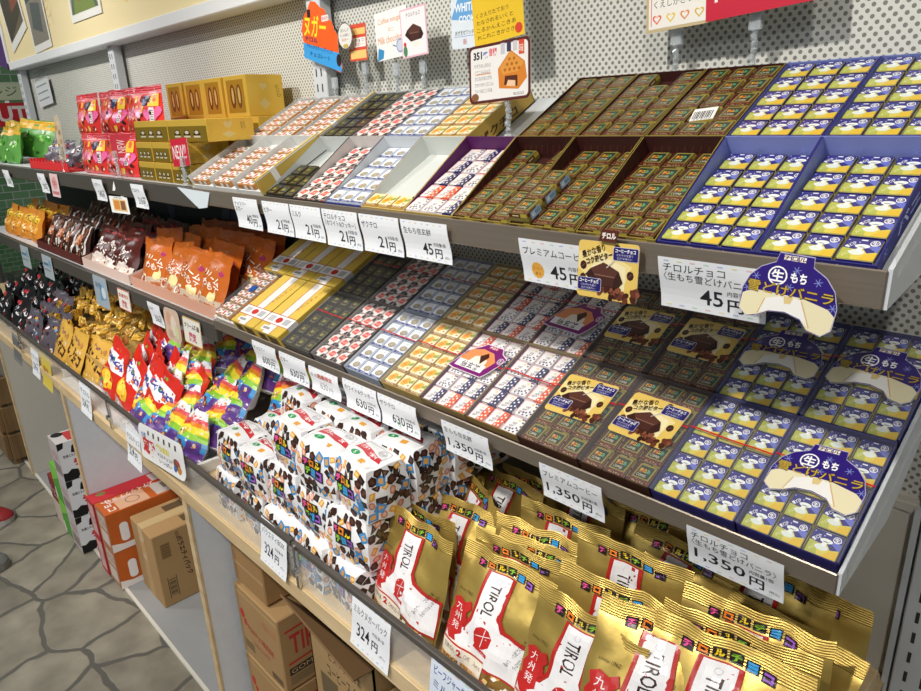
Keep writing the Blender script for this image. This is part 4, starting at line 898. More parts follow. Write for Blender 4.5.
for k in range(12): m.prism([(-2.93+k*.038,1.402),(-2.91+k*.038,1.402),(-2.92+k*.038,1.412)], 0, .002, '#d0282c', M=T(0,.655,0) @ R(90,'X'))
tag(m.build('red_display_tray', 'printed_paper'), 'low red zigzag-edged carton tray on the upper shelf', 'tray')
for k in range(3): inst('assorted_sweet_bag', MIXB[k % 2], T(-2.83+k*.125, .70+.01*k, 1.383) @ R(-20,'X') @ S(1,1,.7), f"small red and white sweet bag in the red tray, {COLN[k]}", 'sweet bag', 'bags in the red tray')
for k in range(6): inst('green_sweet_bag', GREENB[k % 2], T(-3.78+(k % 3)*.19+.05*(k//3), .70+.07*(k//3), 1.378+.02*(k//3)) @ R(-12-4*(k % 2),'X') @ R(k*7-14,'Z'), f"bright green sweet bag with yellow top, {'front' if k < 3 else 'back'} row {COLN[k % 3]}", 'sweet bag', 'green bags on the upper shelf')
GBL = ['by the fence at the left end of the gold pile', 'directly behind the leftmost front gold bag', 'third back at the left end, folded open top', 'standing against the back left under the shelf', 'leaning askew at the back left of the pile', 'behind the pile under the coffee box price card', 'fourth row back in the second stack from the left', 'third row back in the second stack from the left', 'at the fence, second stack from the left, lettering in full view', 'second row back in the second stack from the left', 'in the middle of the pile, behind the crumpled-top bag', 'at the fence, third from the left, with a crumpled open top', 'in the back row, middle of the pile, red shape showing', 'at the fence at the right end, corrugated gold top', 'second from the fence at the right end', 'third from the fence at the right end', 'at the back right under the vanilla box price card', 'beside the wooden end board, fourth from the fence', 'half hidden behind the middle of the pile', 'between the second stack and the middle bags, turned sideways', 'right of the middle, mostly behind the right end stack', 'in shadow at the back, middle of the pile', 'in deep shadow at the back, left of the middle', 'in deep shadow at the back, right of the middle', 'at the fence between the crumpled bag and right end', 'in the back right corner by the wooden end board', 'at the back left beside the white packs', 'in shadow at the back, behind the second stack']
# ================================================================ middle shelf goods
MP = ['rightmost %s vanilla box', 'second %s vanilla box', 'right %s coffee box', 'left %s coffee box', 'right %s ricecake box', 'left %s ricecake box', '%s crunch box', '%s cookie box', '%s milk box', '%s bitter box']
MX = [-.269, -.374, -.479, -.584, -.688, -.792, -.896, -1.003, -1.113, -1.224]
MK = ['vanilla', 'vanilla', 'coffee', 'coffee', 'mochi', 'mochi', 'crunch', 'cookie', 'milk', 'bitter']
MC = {('f',0): (VANILLA,.5), ('b',0): (VANILLA,.5), ('b',1): (VANILLA,.5), ('f',2): (COFFEE,.56), ('f',3): (COFFEE,.56), ('b',2): (COFFEE,.5), ('b',3): (COFFEE,.5), ('b',4): (MOCHI,.4), ('f',5): (MOCHI,.6)}
LD = {'vanilla': 'blue film-wrapped box of vanilla chocolates', 'coffee': 'brown film-wrapped box of coffee chocolates', 'mochi': 'film-wrapped box of dotted ricecake chocolates', 'crunch': 'film-wrapped box of orange crunch chocolates', 'cookie': 'film-wrapped box of white cookie chocolates', 'milk': 'film-wrapped box of red and black milk chocolates', 'bitter': 'film-wrapped box of black bitter chocolates'}
PZ = ['rightmost', 'second from the right', 'right of the pair', 'left of the pair', 'right of the pair', 'left of the pair', '', '', '', '']
for i, (x, kd) in enumerate(zip(MX, MK)):
    for s, y in (('f', 0), ('b', .167)):
        rw = 'front' if s == 'f' else 'back'
        c = MC.get((s, i)); M0 = MM(x, y, 0)
        sealed(M0, kd, LD[kd]+f", {rw} row of the middle shelf"+(', '+PZ[i] if PZ[i] else ''), c and c[0], c and c[1])
        fill(M0, kd, MP[i] % rw, z=.0127, y0=.0006, px=.0332, py=.0322, w=.1035)

# long yellow boxes of bars
def yellow_box():
    w, l, h = .100, .163, .036; m = MB(); m.box((0,0,0),(w,l,h),'#d8b84c',bev=.001)
    A = Art().rect(w*.36,0,w*.64,l,'#eeeae4').rect(w*.34,0,w*.36,l,'#b0302a').rect(w*.64,0,w*.66,l,'#b0302a').rect(0,l*.17,w,l*.33,'#f0eeec').rect(0,l*.16,w,l*.17,'#b0302a').rect(0,l*.33,w,l*.34,'#b0302a').ell(w*.5,l*.25,w*.12,l*.05,'#c8302c').rect(w*.68,l*.2,w*.9,l*.3,'#b8b8bc').rect(w*.1,l*.2,w*.32,l*.3,'#c4c4c8').rect(w*.2,l*.04,w*.55,l*.12,'#f2f0ee').rect(w*.24,l*.06,w*.5,l*.10,'#9a9a9e').ell(w*.28,l*.42,w*.08,l*.03,'#c8302c').rect(w*.66,l*.34,w,l,'#e3c257').rect(0,l*.34,w*.34,l,'#e3c257').text('チロルチョコ',w*.43,l*.64,l*.4,w*.1,'#b0302a',rot=78)
    A.put(m, lambda u, v, q: (u, v, h+q)); Art().rect(0,h*.1,l,h*.2,'#b0302a').rect(l*.17,0,l*.33,h,'#f0eeec').rect(l*.45,h*.4,l*.9,h*.75,'#e8e8ec').text('チロルチョコ',l*.47,h*.45,l*.4,h*.24,'#5a5a66').put(m, lambda u, v, q: (w+q, u, v))
    Art().rect(w*.1,h*.2,w*.4,h*.8,'#4a3a20').rect(w*.5,h*.2,w*.9,h*.8,'#5a4626').put(m, lambda u, v, q: (u, -q, v))
    return m.mesh('bar_gift_box', ['printed_paper'])
YB = yellow_box()
for k in range(2): inst('bar_gift_box', YB, MM(-1.437+k*.1045), f"long yellow striped box of bars, front row, {['left','right'][k]}", 'gift box', 'yellow bar boxes')
for k in range(3): inst('bar_gift_box', YB, MM(-1.54+k*.1035, .167), f"long yellow striped box of bars, back row, {COLN[k]}", 'gift box', 'yellow bar boxes')
M0 = MM(-1.545)
e = empty('clear_bar_box', M0, 'clear plastic box of nut bars with a blue sticker beside the yellow boxes', 'gift box')
m = MB(); m.box((0,0,0),(.1,.163,.02),'#d8d4cc'); m.build('carton', 'printed_paper', e)
m = MB(); m.grid(lambda u, v: (u*.1, v*.163, .0345), 2, 2, '#fff'); m.build('film_wrap', 'thin_film', e)
m = MB(); m.prism([(.055+.012*math.cos(a*PI/8), .1+.012*math.sin(a*PI/8)) for a in range(16)], .035, .0355, '#2c58a8'); m.build('round_sticker', 'glossy_card', e)
for r in range(7): inst('nut_bar', NB, M0 @ T(.05, .013+r*.0225, .0205), f"nut bar inside the clear box, {['first','second','third','fourth','fifth','sixth','last'][r]} from the front", 'nut bar', 'nut bars in the clear box')

# soft bags on the flat left part of the middle shelf, with card trays
def cardtray(x0, x1, col, label):
    m = MB(); y0, y1, z = .665, .93, 1.061; m.box((x0,y0,z),(x1,y1,z+.003),col); m.box((x0,y0-.002,z),(x1,y0,z+.03),col)
    for x in (x0, x1-.002):
        m.add([(x,y0,z),(x+.002,y0,z),(x+.002,y1,z),(x,y1,z),(x,y0,z+.03),(x+.002,y0,z+.03),(x+.002,y1,z+.10),(x,y1,z+.10)], [(0,3,2,1),(4,5,6,7),(0,1,5,4),(1,2,6,5),(2,3,7,6),(3,0,4,7)], col)
    tag(m.build('carton_tray', 'printed_paper'), label, 'tray')
cardtray(-2.12, -1.56, '#d9a48c', 'peach carton tray under the orange sweet bags')
cardtray(-2.58, -2.14, '#e2c8bc', 'pale carton tray under the maroon sweet bags')
cardtray(-3.16, -2.60, '#5a201a', 'maroon carton tray under the brown and white bags')
def rowbags(name, meshes, xs, rows, dx, z0, tilt, desc, cat='sweet bag', jit=9, scale=1., roll=0):
    """rows = (y, rise, count); x runs from xs with step dx"""
    jb = random.Random(name)
    for r, (y, rise, n, off) in enumerate(rows):
        for k in range(n):
            q = S(scale, scale, scale) if scale != 1 else Matrix()
            inst(name, meshes[(k+r) % len(meshes)], T(xs+off+k*dx, y+jb.uniform(-.006,.006), z0+rise) @ R(jb.uniform(-jit,jit),'Z') @ R(-tilt+jb.uniform(-5,5),'X') @ R(roll+jb.uniform(-6,6),'Y') @ q,
                 f"{desc}, {['front','second','third','fourth','fifth','sixth','rear'][r]} row, {['leftmost','second from left','third from left','fourth from left','fifth from left','sixth from left','seventh from left','eighth from left'][k]}", cat, desc+' pile')
rowbags('orange_sweet_bag', CARA, -2.03, [(.69,0,4,0),(.745,.012,4,-.05),(.80,.025,4,.02),(.86,.03,4,-.03)], .118, 1.064, 26, 'orange caramel sweet bag')
rowbags('maroon_sweet_bag', BROWN, -2.50, [(.69,0,3,0),(.75,.012,3,.04),(.82,.02,3,0)], .13, 1.064, 24, 'maroon sweet bag with white bursts')
rowbags('brown_white_sweet_bag', BROWN2, -3.06, [(.69,0,4,0),(.75,.02,4,.04),(.82,.03,4,0),(.87,.04,4,.04)], .125, 1.064, 24, 'brown and white sweet bag')
rowbags('amber_sweet_bag', AMBER, -3.75, [(.69,0,4,0),(.76,.02,4,.05)], .15, 1.061, 22, 'amber yellow sweet bag')

# ================================================================ lower table goods
# gold bags: crest point under a pixel of the photograph, at a depth on the table
GB = [(423,533,.580,-4,20,0,0), (429,516,.640,4,18,2,0), (461,516,.675,8,24,1,1), (509,488,.790,-6,16,3,0), (488,498,.745,-26,26,4,0), (571,524,.765,4,22,2,0), (543,541,.700,8,22,0,0), (541,562,.645,8,24,1,0),
      (507,575,.590,2,22,3,1), (530,558,.640,6,22,2,1), (624,598,.625,6,22,4,0), (592,629,.565,-4,24,0,1), (679,560,.745,-5,20,1,0), (728,662,.585,6,26,3,1), (742,642,.635,8,26,2,0), (757,626,.685,6,26,4,1),
      (771,582,.790,-2,20,0,0), (786,640,.715,-6,24,1,0), (640,560,.690,4,20,2,0), (600,575,.700,12,24,4,0), (690,600,.680,-10,24,3,0), (655,530,.830,4,16,1,0), (590,500,.840,-8,14,0,0), (730,545,.850,6,14,2,0), (665,640,.570,10,26,1,1), (800,600,.820,4,14,3,0), (450,500,.760,6,16,3,0), (545,490,.850,0,14,2,0)]
for k, (px, py, Y, yaw, lean, v, low) in enumerate(GB):
    p = at(px, py, 1, Y); Lr = R(-lean, 'X'); u = (R(yaw,'Z') @ Lr @ Vector((0,0,.88*TIROL_H)))
    b = p-u; b.z = max(b.z, .7185)
    inst('gold_sweet_bag', TIROL[v], T(*b) @ R(yaw,'Z') @ Lr, 'gold sweet bag '+GBL[k], 'sweet bag', 'gold TIROL sweet bags on the lower table')
# white variety packs: three layers
cx = [-1.292, -1.184, -1.077, -.970, -.864]
hgt = {0: (2,2,2), 1: (3,3,3), 2: (3,3,3), 3: (3,3,3), 4: (3,3,3)}
for c, x in enumerate(cx):
    for r, y in enumerate((.548, .634, .722, .81, .895)):
        for l in range(min(3, 2 if c == 0 and r < 2 else 3)):
            if l == 2 and (r == 0 and c in (1,)): continue
            if r > 2 and l < 2: continue
            if (c == 0 and r > 1) or (c == 1 and r > 2): continue
            inst('variety_pack', BOXP[(c*2+r+l) % 4], T(x+jr.uniform(-.008,.008)+.012*l, y+jr.uniform(-.006,.006)+.012*l, .719+.0905*l) @ R(jr.uniform(-8,8),'Z') @ R(jr.uniform(-4,4),'Y') @ S(.86,.96,.985),
                 f"white patterned variety pack, {['bottom','middle','top'][l]} layer, {ROWN[r]} row, {['leftmost column','second column from left','middle column','second column from right','rightmost column'][c]}", 'sweet pack', 'white variety packs on the lower table')
# rainbow packs
jb = random.Random(5); rn = 0
for r, (y, z, n, off) in enumerate(((.53,.724,4,0),(.58,.75,4,-.04),(.635,.785,4,.03),(.69,.82,5,-.02),(.745,.85,5,.03),(.80,.88,5,0))):
    for k in range(n):
        x = -1.575-.112*k+(off if k else 0)
        inst('rainbow_sweet_bag', RAIN[(k+r) % 3], T(x, y+jb.uniform(-.008,.008), z+jb.uniform(0,.01)) @ R(jb.uniform(-18,18),'Z') @ R(-46+jb.uniform(-10,8),'X') @ R(jb.uniform(-12,6),'Y'),
             f"rainbow-striped sweet bag, {ROWN[r] if r < 4 else ['fifth','rear'][r-4]} row, {['rightmost','second from right','third from right','fourth from right','fifth from right','sixth from right'][k]}", 'sweet bag', 'rainbow sweet bags on the lower table')
rowbags('red_sweet_bag', REDB, -2.22, [(.555,0,4,0),(.61,.012,4,.05),(.67,.03,4,0),(.73,.05,4,.05),(.79,.07,4,0),(.85,.08,4,.04)], .115, .722, 32, 'red sweet bag with colourful lettering', jit=14, roll=18)
for k in range(3): inst('soybean_flour_sweet_bag', KINA[k % 2], T(-2.68+k*.155, .54+.02*(k == 2), .722) @ R(-4+4*k,'Z') @ R(-24,'X'), f"yellow soybean-flour chocolate bag by the fence, {COLN[k]}", 'sweet bag', 'yellow soybean-flour bags')
jb = random.Random(9); n = 0
for r in range(7):
    for k in range(11):
        inst('soybean_flour_candy', TWIST[(r+k) % 2], T(-3.0+k*.068+.02*(r % 2), .61+r*.045, .80+.018*min(r, 4)+jb.uniform(0,.02)) @ R(jb.uniform(-60,60),'Z') @ R(jb.uniform(-70,10),'X'),
             f"small yellow wrapped candy in the heap, {['front','second','third','fourth','fifth','sixth','rear'][r]} row, {['1st','2nd','3rd','4th','5th','6th','7th','8th','9th','10th','11th'][k]} from left", 'candy', 'yellow wrapped candies in the heap')
m = MB(); m.box((-2.98,.575,.719),(-2.22,.93,.724),'#c9a55a'); m.box((-2.98,.575,.719),(-2.22,.578,.80),'#c9a55a'); m.box((-2.98,.93,.719),(-2.22,.933,.86),'#c9a55a'); m.box((-2.98,.578,.76),(-2.22,.93,.785),'#c9a55a')
tag(m.build('carton_tray', 'printed_paper'), 'yellowish carton tray under the heap of yellow candies', 'tray')
rowbags('assorted_sweet_bag', MIXB, -3.05, [(.54,0,3,0),(.59,.02,3,.03),(.64,.05,2,0)], .11, .719, 18, 'mixed coloured sweet bag')
rowbags('dark_sweet_bag', DARKB, -3.75, [(.54,0,6,0),(.61,.02,6,.04),(.68,.05,6,0),(.76,.08,7,.02)], .115, .719, 18, 'black and white sweet bag')

for r, (y, z) in enumerate(((.735,.80),(.80,.83),(.86,.86),(.90,.88))):
    for k in range(4):
        if r == 0 and k > 1: continue
        inst('rainbow_sweet_bag', RAIN[(k+r) % 3], T(-1.44+.11*k, y, z) @ R(jb.uniform(-18,18),'Z') @ R(-30,'X') @ R(jb.uniform(-12,6),'Y'),
             f"rainbow-striped sweet bag behind the white packs, {['front','second','third','rear'][r]} row, {['leftmost','second from left','third from left','rightmost'][k]}", 'sweet bag', 'rainbow sweet bags behind the white packs')
# ================================================================ price cards on the shelf lips
def lipcard(x, zt, w, h, lines, label, bend=.003, tilt=0, y=.632, **k):
    tb = 8+min(7, max(0, (x+1.1)*10))
    return price_card(T(x, y+h*math.sin(math.radians(tb)), zt-h) @ R(tilt,'Z') @ R(90+tb,'X'), w, h, lines, label, bend, **k)
ZT, ZM = 1.372, 1.072
lipcard(-1.322, ZT, .098, .060, yen('40','ナッツバー','ヌガー'), '40 yen price card hanging under the nut bar tray')
lipcard(-1.205, ZT, .096, .060, yen('21','ビター'), '21 yen price card under the open tray of black chocolates')
lipcard(-1.105, ZT, .098, .060, yen('21','ミルク'), '21 yen price card under the open tray of red and black chocolates')
lipcard(-1.003, ZT, .100, .062, yen('21','チロルチョコ','〈ホワイト&クッキー〉'), '21 yen price card with two title lines under the white cookie chocolates')
lipcard(-.898, ZT, .098, .060, yen('21','ザクチロ'), '21 yen price card under the nearly empty white tray')
lipcard(-.795, ZT, .100, .058, yen('45','生もち信玄餅'), '45 yen price card under the purple tray')
def orange_dot(A, w, h): A.ell(w*.22, h*.3, w*.09, h*.19, '#eeb04a').text('コーヒー', w*.15, h*.3, w*.14, h*.08, '#8a5a1c').text('香る', w*.18, h*.18, w*.08, h*.08, '#8a5a1c')
lipcard(-.565, ZT-.004, .110, .057, yen('45','プレミアムコーヒー'), '45 yen price card with an orange dot under the open coffee trays', extra=orange_dot, bend=.002)
lipcard(-.372, ZT-.003, .112, .057, yen('45','チロルチョコ','〈生もち雪どけバニラ〉'), '45 yen price card under the open blue trays at the upper right', bend=.002)
# far left cards, upper shelf
lipcard(-2.19, ZT, .085, .060, yen('540','チョコアソート'), 'small price card under the pink pouches'); lipcard(-1.885, ZT, .085, .060, yen('216','チロルギフト'), 'narrow price card hanging under the gold boxes')
lipcard(-2.78, ZT-.005, .09, .065, yen('270','チロル'), 'price card under the red zigzag tray')
lipcard(-3.30, ZT-.01, .10, .065, yen('324','抹茶'), 'left price card under the green bags'); lipcard(-3.62, ZT-.01, .10, .07, yen('324','チロル'), 'farthest left price card on the upper shelf')
def tag_shape(label, x, z):
    P = [(0,0),(.10,0),(.095,.045),(.08,.045),(.075,.08),(.055,.092),(.035,.085),(.022,.06),(.035,.06),(.045,.072),(.06,.07),(.064,.045),(-.005,.045)]
    A = Art().poly([(.015,.006),(.09,.006),(.086,.038),(.012,.038)],'#e8c890').poly([(.02,.01),(.05,.01),(.05,.034),(.018,.034)],'#d98a3a').poly([(.056,.01),(.084,.01),(.08,.034),(.056,.034)],'#8a5a3a').text('数量限定',.02,.04,.05,.003,'#3a3a4a')
    inst('hanging_card', card_mesh('hanging_card', P, A), T(x, .636, z) @ R(88,'X') @ R(8,'Y'), label, 'card')
tag_shape('white padlock-shaped card with a sweets picture under the pink pouches', -2.08, ZT-.088)
P_ = rect_pts(.09,.075); inst('hanging_card', card_mesh('hanging_card', P_, Art().ell(.045,.045,.03,.022,'#e8a8b0').text('うまい',.02,.036,.05,.018,'#c8384a',bold=.03).rect(.01,.008,.08,.018,'#d87a84'), fill_='#f2d4d4'), T(-2.66,.638,ZT-.078) @ R(88,'X'), 'pink card hanging from the red zigzag tray', 'card')
# middle shelf cards
lipcard(-1.328, ZM, .098, .056, yen('600','ナッツバー'), 'curled 600 yen price card under the yellow striped boxes', bend=.005)
lipcard(-1.215, ZM, .098, .056, yen('630','ビター'), '630 yen price card under the film-wrapped black chocolates', bend=.005)
lipcard(-1.105, ZM-.004, .098, .050, [('ミルク',.05,.6,.4,.18,K,0),('数量限定',.3,.62,.5,.2,'#c8563a',.02),('630',.3,.16,.26,.28,'#8a8a92',0),('円',.6,.14,.13,.2,'#8a8a92',0)], 'faded price card with red handwriting under the milk chocolate box', bend=.005)
lipcard(-.992, ZM, .100, .058, yen('630','ホワイト&クッキー'), '630 yen price card under the film-wrapped white cookie chocolates', bend=.005)
lipcard(-.888, ZM, .100, .058, yen('630','ザクチロ')+[('残',.42,.1,.1,.15,'#4a9a5a',0)], '630 yen price card under the film-wrapped orange crunch chocolates', bend=.005)
lipcard(-.728, ZM, .100, .056, yen('1,350','生もち信玄餅'), '1,350 yen price card under the dotted ricecake chocolates', bend=.003)
lipcard(-.533, ZM-.002, .100, .056, yen('1,350','プレミアムコーヒー'), '1,350 yen price card under the film-wrapped coffee chocolates', bend=.003)
lipcard(-.318, ZM-.002, .108, .056, yen('1,350','チロルチョコ','〈生もち雪どけバニラ〉'), '1,350 yen price card under the film-wrapped blue vanilla boxes', bend=.002)
lipcard(-1.93, 1.055, .085, .065, yen('356','こわもて'), 'price card under the orange caramel bags'); 
def framed(x, z, w, h, border, lines, label, y=.637):
    A = Art().rrect(0,0,w,h,.006,border).rrect(.003,.003,w-.003,h-.003,.004,'#f2efe6')
    for t, a, b, c, d, col, bo in lines: A.text(t, a*w, b*h, c*w, d*h, col, bold=bo)
    inst('hanging_card', card_mesh('hanging_card', rect_pts(w, h, .006), A, fill_=border), T(x, y, z-h) @ R(88,'X'), label, 'card')
framed(-1.715, 1.052, .105, .070, '#d8a83c', [('クリーム増量',.08,.6,.84,.2,'#3a2a1c',.04),('限定',.3,.12,.4,.36,'#c8385a',.04)], 'yellow-framed card with pink lettering below the orange bags')
framed(-2.19, 1.052, .10, .065, '#c8542c', [('数量限定',.1,.6,.8,.18,'#c8542c',.02),('限定',.3,.14,.4,.34,'#c8384a',.04)], 'orange-framed card below the maroon bags')
P_ = rect_pts(.10,.09,.02); inst('hanging_card', card_mesh('hanging_card', P_, Art().ell(.03,.06,.016,.02,'#d8a48a').ell(.06,.045,.02,.028,'#e8d8c8').rect(.02,.01,.05,.03,'#c8a890').ell(.075,.03,.012,.02,'#d8d8a8'), fill_='#d8bca8'), T(-1.84,.637,.965) @ R(88,'X'), 'rounded pale picture card hanging below the orange bags', 'card')
P_ = rect_pts(.13,.10,.01); inst('hanging_card', card_mesh('hanging_card', P_, Art().poly([(.05,.02),(.11,.03),(.1,.07),(.06,.08)],'#6a9ac0').text('新発売',.02,.06,.05,.02,'#4a6a8a').ell(.09,.05,.02,.02,'#d8e4ea'), fill_='#a8b8c4'), T(-2.42,.637,.96) @ R(88,'X'), 'pale blue card hanging below the maroon bags', 'card')
for k, x in enumerate((-3.03, -3.36)):
    P_ = rect_pts(.13,.09,.005); inst('hanging_card', card_mesh('hanging_card', P_, Art().rect(.01,.05,.08,.06,'#5a7a9a').rect(.01,.03,.1,.036,'#8a8a92').ell(.1,.06,.016,.016,'#7fa8c4'), fill_='#b4c0c8'), T(x,.637,.965) @ R(88,'X'), ['pale card hanging below the brown and white bags','pale card hanging below the amber bags'][k], 'card')
# lower fence cards
def fencecard(px0, py0, w, h, lines, label, tilt=0, extra=None, col='#eef1f6'):
    p = at(px0, py0, 1, .4785); return price_card(T(p.x, .4785, p.z-h) @ R(tilt,'Y') @ R(90-6,'X'), w, h, lines, label, .003, extra=extra, col=col)
def low(title, price='324'): return [(title,.06,.66,.86,.15,K,0),(price,.14,.22,.34,.26,K,.01),('円',.54,.2,.16,.18,K,.02),('内容量1袋',.56,.48,.3,.07,K,0),('(税込)',.76,.18,.14,.05,K,0)]
fencecard(255, 516, .094, .094, low('バラエティBOX'), 'square 324 yen card on the fence below the white packs', 3)
fencecard(346, 592, .098, .096, low('ミルクヌガーパック'), 'square 324 yen card on the fence below the gold bags', 3)
fencecard(121, 424, .10, .105, low('チロルチョコ'), '324 yen price card on the fence left of the rounded picture sign', 2)
fencecard(75, 380, .10, .10, low('チロル'), 'price card on the fence below the red bags', 2)
fencecard(27, 347, .10, .10, low('きなこもち'), 'price card on the fence below the yellow bags', 2)
fencecard(8, 332, .12, .11, [('チロル',.1,.4,.7,.2,'#4a4a50',0)], 'grey card on the fence at the far left edge', 2, col='#6a6a6c')
fencecard(36, 352, .12, .12, [('限定',.2,.4,.5,.26,'#b87a2c',.03)], 'yellow square card on the fence below the yellow bags', 2, col='#d6c04a')
# handwritten blue card and red logo cut-out at the bottom edge
B_ = '#2c3f8a'
p = at(424, 655, 1, .478); price_card(T(p.x,.478,p.z-.10) @ R(3,'Y') @ R(84,'X'), .15, .10, [('ビーフジャーキーのミルクヌガー',.05,.72,.9,.16,B_,.01),('ミルクチョコに',.05,.5,.7,.14,B_,.01),('00',.06,.16,.16,.26,'#c8483a',0),('円',.3,.16,.12,.2,B_,0)], 'blue handwritten card on the fence at the bottom of the view', .002, col='#dfe8f6')
P_ = [(0,0),(.16,0),(.165,.03),(.15,.055),(.135,.05),(.12,.06),(.10,.052),(.08,.06),(.06,.05),(.045,.056),(.02,.045),(.0,.03)]
p = at(484, 685, 1, .475); inst('cutout_sign', card_mesh('cutout_sign', P_, Art().ell(.03,.034,.018,.017,'#c8242c').ell(.052,.042,.012,.01,'#c8242c').text('チロル',.05,.008,.1,.036,'#c8242c',bold=.1), fill_='#f2f0f0'), T(p.x,.475,p.z-.058) @ R(86,'X'), 'white cut-out sign with thick red lettering at the bottom of the view', 'sign')
# rounded picture sign on the fence
w, h = .285, .088; A = Art()
A.text('大人気',.02,.055,.03,.014,'#2c7ac8',bold=.04).text('定番',.02,.012,.085,.045,'#d2282c',rot=-4,bold=.09).text('当りまえ!',.115,.038,.08,.018,'#e8dc3a',bold=.09).text('チロルチョコが',.115,.024,.095,.010,'#5a2a6a',bold=.02).text('いっぱい',.125,.010,.08,.010,'#5a2a6a',bold=.02)
for k in range(6): A.rect(.065+k*.034,.066-.002*(k % 2),.075+k*.034,.077,'#3a2a2c',same=k > 0)
A.ell(.235,.03,.02,.014,'#7a4a30').ell(.25,.02,.012,.010,'#c8843a').ell(.225,.018,.010,.008,'#3a6ab0').ell(.24,.036,.008,.006,'#c8384a')
p = at(140, 436, 1, .477); inst('picture_sign', card_mesh('picture_sign', rect_pts(w, h, .02), A, .003, fill_='#f4f4f4'), T(-1.705, .477, .724) @ R(-6,'Y') @ R(85,'X'), 'rounded white sign with thick red lettering on the fence', 'sign')

# die-cut cards hanging from the upper lip
inst('hanging_card', COFFEE, T(-.4325,.630,1.343) @ R(86,'X') @ R(1,'Z') @ S(.94,.94,1), 'gold picture card of a coffee chocolate hanging beside the 45 yen card', 'card')
m = MB(); m.prism([(0,0),(.022,0),(.026,.013),(.003,.013)], 0, .0006, '#5a2a20'); Art().text('チロル',.004,.003,.018,.007,'#f6efe6',bold=.05).put(m, lambda u, v, q: (u, v, .0006+q)); o = m.build('card_tab', 'glossy_card', M=T(-.443,.6285,1.376) @ R(86,'X')); tag(o, 'small brown tab with white lettering above the hanging coffee card', 'card')
inst('hanging_card', VANILLA, T(-.2325,.618,1.347) @ R(84,'X') @ R(-3,'Z') @ S(.88,.88,1), 'purple arched vanilla picture card hanging at the right end of the upper shelf', 'card')
inst('hanging_card', VANILLA, T(-.262,.66,1.262) @ R(20,'X') @ R(-6,'Z') @ S(.8,.8,1), 'purple arched vanilla card below the hanging one', 'card') if False else None

# ================================================================ signs on clips above the trays
def sign(pts, A, fill, M, label, name='sign_card', cat='sign'): return inst(name, card_mesh(name, pts, A, fill_=fill), M, label, cat)
def scrib(A, x, y, w, h, n, col, rg):
    """rows of small handwriting"""
    for r in range(n):
        A.text(''.join(rg.choice('あいうえおかきくこさしすたちつてとなにのはまもりるれん') for _ in range(8)), x, y+h*(n-1-r)/n, w*(.8+.2*rg.random()), h/n*.62, col)
rg = random.Random(4)
YS = .925
# orange cloud sign with blue base
pts = [(-.075,.0),(-.082,.03),(-.07,.055),(-.055,.065),(-.04,.082),(-.02,.078),(-.005,.066),(.012,.06),(.022,.042),(.036,.034),(.045,.015),(.055,.005),(.055,-.03),(.06,-.038),(.066,-.062),(.055,-.07),(-.08,-.012)]
A = Art().poly([(-.078,.004),(-.08,.03),(-.068,.053),(-.055,.062),(-.04,.079),(-.02,.075),(-.005,.063),(.012,.057),(.022,.04),(.036,.03),(.04,.0),(-.0,-.01)],'#ee5f1e').poly([(-.078,.002),(.06,-.032),(.064,-.07),(-.078,-.03)],'#3f9ee0')
A.rect(-.055,.05,-.042,.066,'#2a1a14').text('ヌガー',-.07,.008,.085,.044,'#f4e22c',rot=-9,bold=.02).text('チロル',-.07,.0,.05,.010,'#1c2a5a',rot=-12,bold=.02).text('やわらかヌガーにぎっしり',-.066,-.020,.10,.009,'#1c2a5a',rot=-13).text('チョコレート',-.055,-.036,.08,.009,'#1c2a5a',rot=-13).ell(.055,-.045,.009,.013,'#2a2020')
A.rect(.0,.036,.026,.048,'#f0e8e4').text('新発売',.002,.038,.022,.008,'#c8383a')
p = at(323, 40, 1, YS); sign(pts, A, '#ee5f1e', T(p.x, YS, p.z) @ R(88,'X') @ S(1.02,1.0,1), 'orange cloud-shaped sign with yellow lettering and a bright blue base')
clip_stand((p.x+.015, .935, 1.52), .055, 'clear clip holding the orange cloud sign')
pts = [(.026*math.cos(a*PI/9), .026*math.sin(a*PI/9)) for a in range(18)]
A = Art().ring(0,0,.026,.0018,'#4a4a4a',n=18); A.text('おいしさ',-.014,.008,.028,.006,K).text('いっぱい',-.016,-.001,.032,.006,K).text('ヌガー',-.012,-.010,.024,.006,'#c8543a').ell(0,-.019,.01,.004,'#c8b45a')
p = at(345, 36, 1, .918); sign(pts, A, '#e6e4de', T(p.x, .918, p.z) @ R(90,'X'), 'round white handwritten badge overlapping the orange cloud sign')
A = Art().rect(0,.0,.06,.07,'#d8533a').rect(.003,.050,.057,.062,'#eec878').rect(.003,.026,.057,.044,'#f2efea').rect(.003,.004,.057,.020,'#eec878').text('チョコ',.02,.036,.03,.006,K).text('ヌガー',.02,.028,.03,.006,'#c8543a').ell(.01,.032,.007,.010,'#b8b0a8')
p = at(352, 60, 1, .93); sign(rect_pts(.06,.07), A, '#d8533a', T(p.x-.005, .93, p.z-.003) @ R(89,'X'), 'small red and cream striped sign beside the round badge')
clip_stand((p.x+.03, .94, 1.525), .075, 'clear clip holding the red striped sign')
A = Art().text('Coffee nougat',.01,.063,.075,.013,'#e0964a').text('と',.04,.05,.02,.007,'#e0b48a').text('Milk chocolate',.006,.030,.08,.013,'#e0964a').poly([(-.0,.0),(.02,.004),(.024,.018),(.006,.024)],'#3a8fc0').ell(.075,.02,.012,.014,'#c8d0e4').ring(.075,.02,.012,.0015,'#4a5aa0').line(.062,.02,.052,.024,.002,'#4a5aa0')
p = at(378, 62, 1, YS); sign(rect_pts(.10,.088), A, '#f0f0ee', T(p.x, YS, p.z) @ R(88,'X') @ R(4,'Z'), 'white handwritten Coffee nougat sign with a blue corner')
clip_stand((p.x+.045, .935, 1.53), .06, 'clear clip holding the Coffee nougat sign')
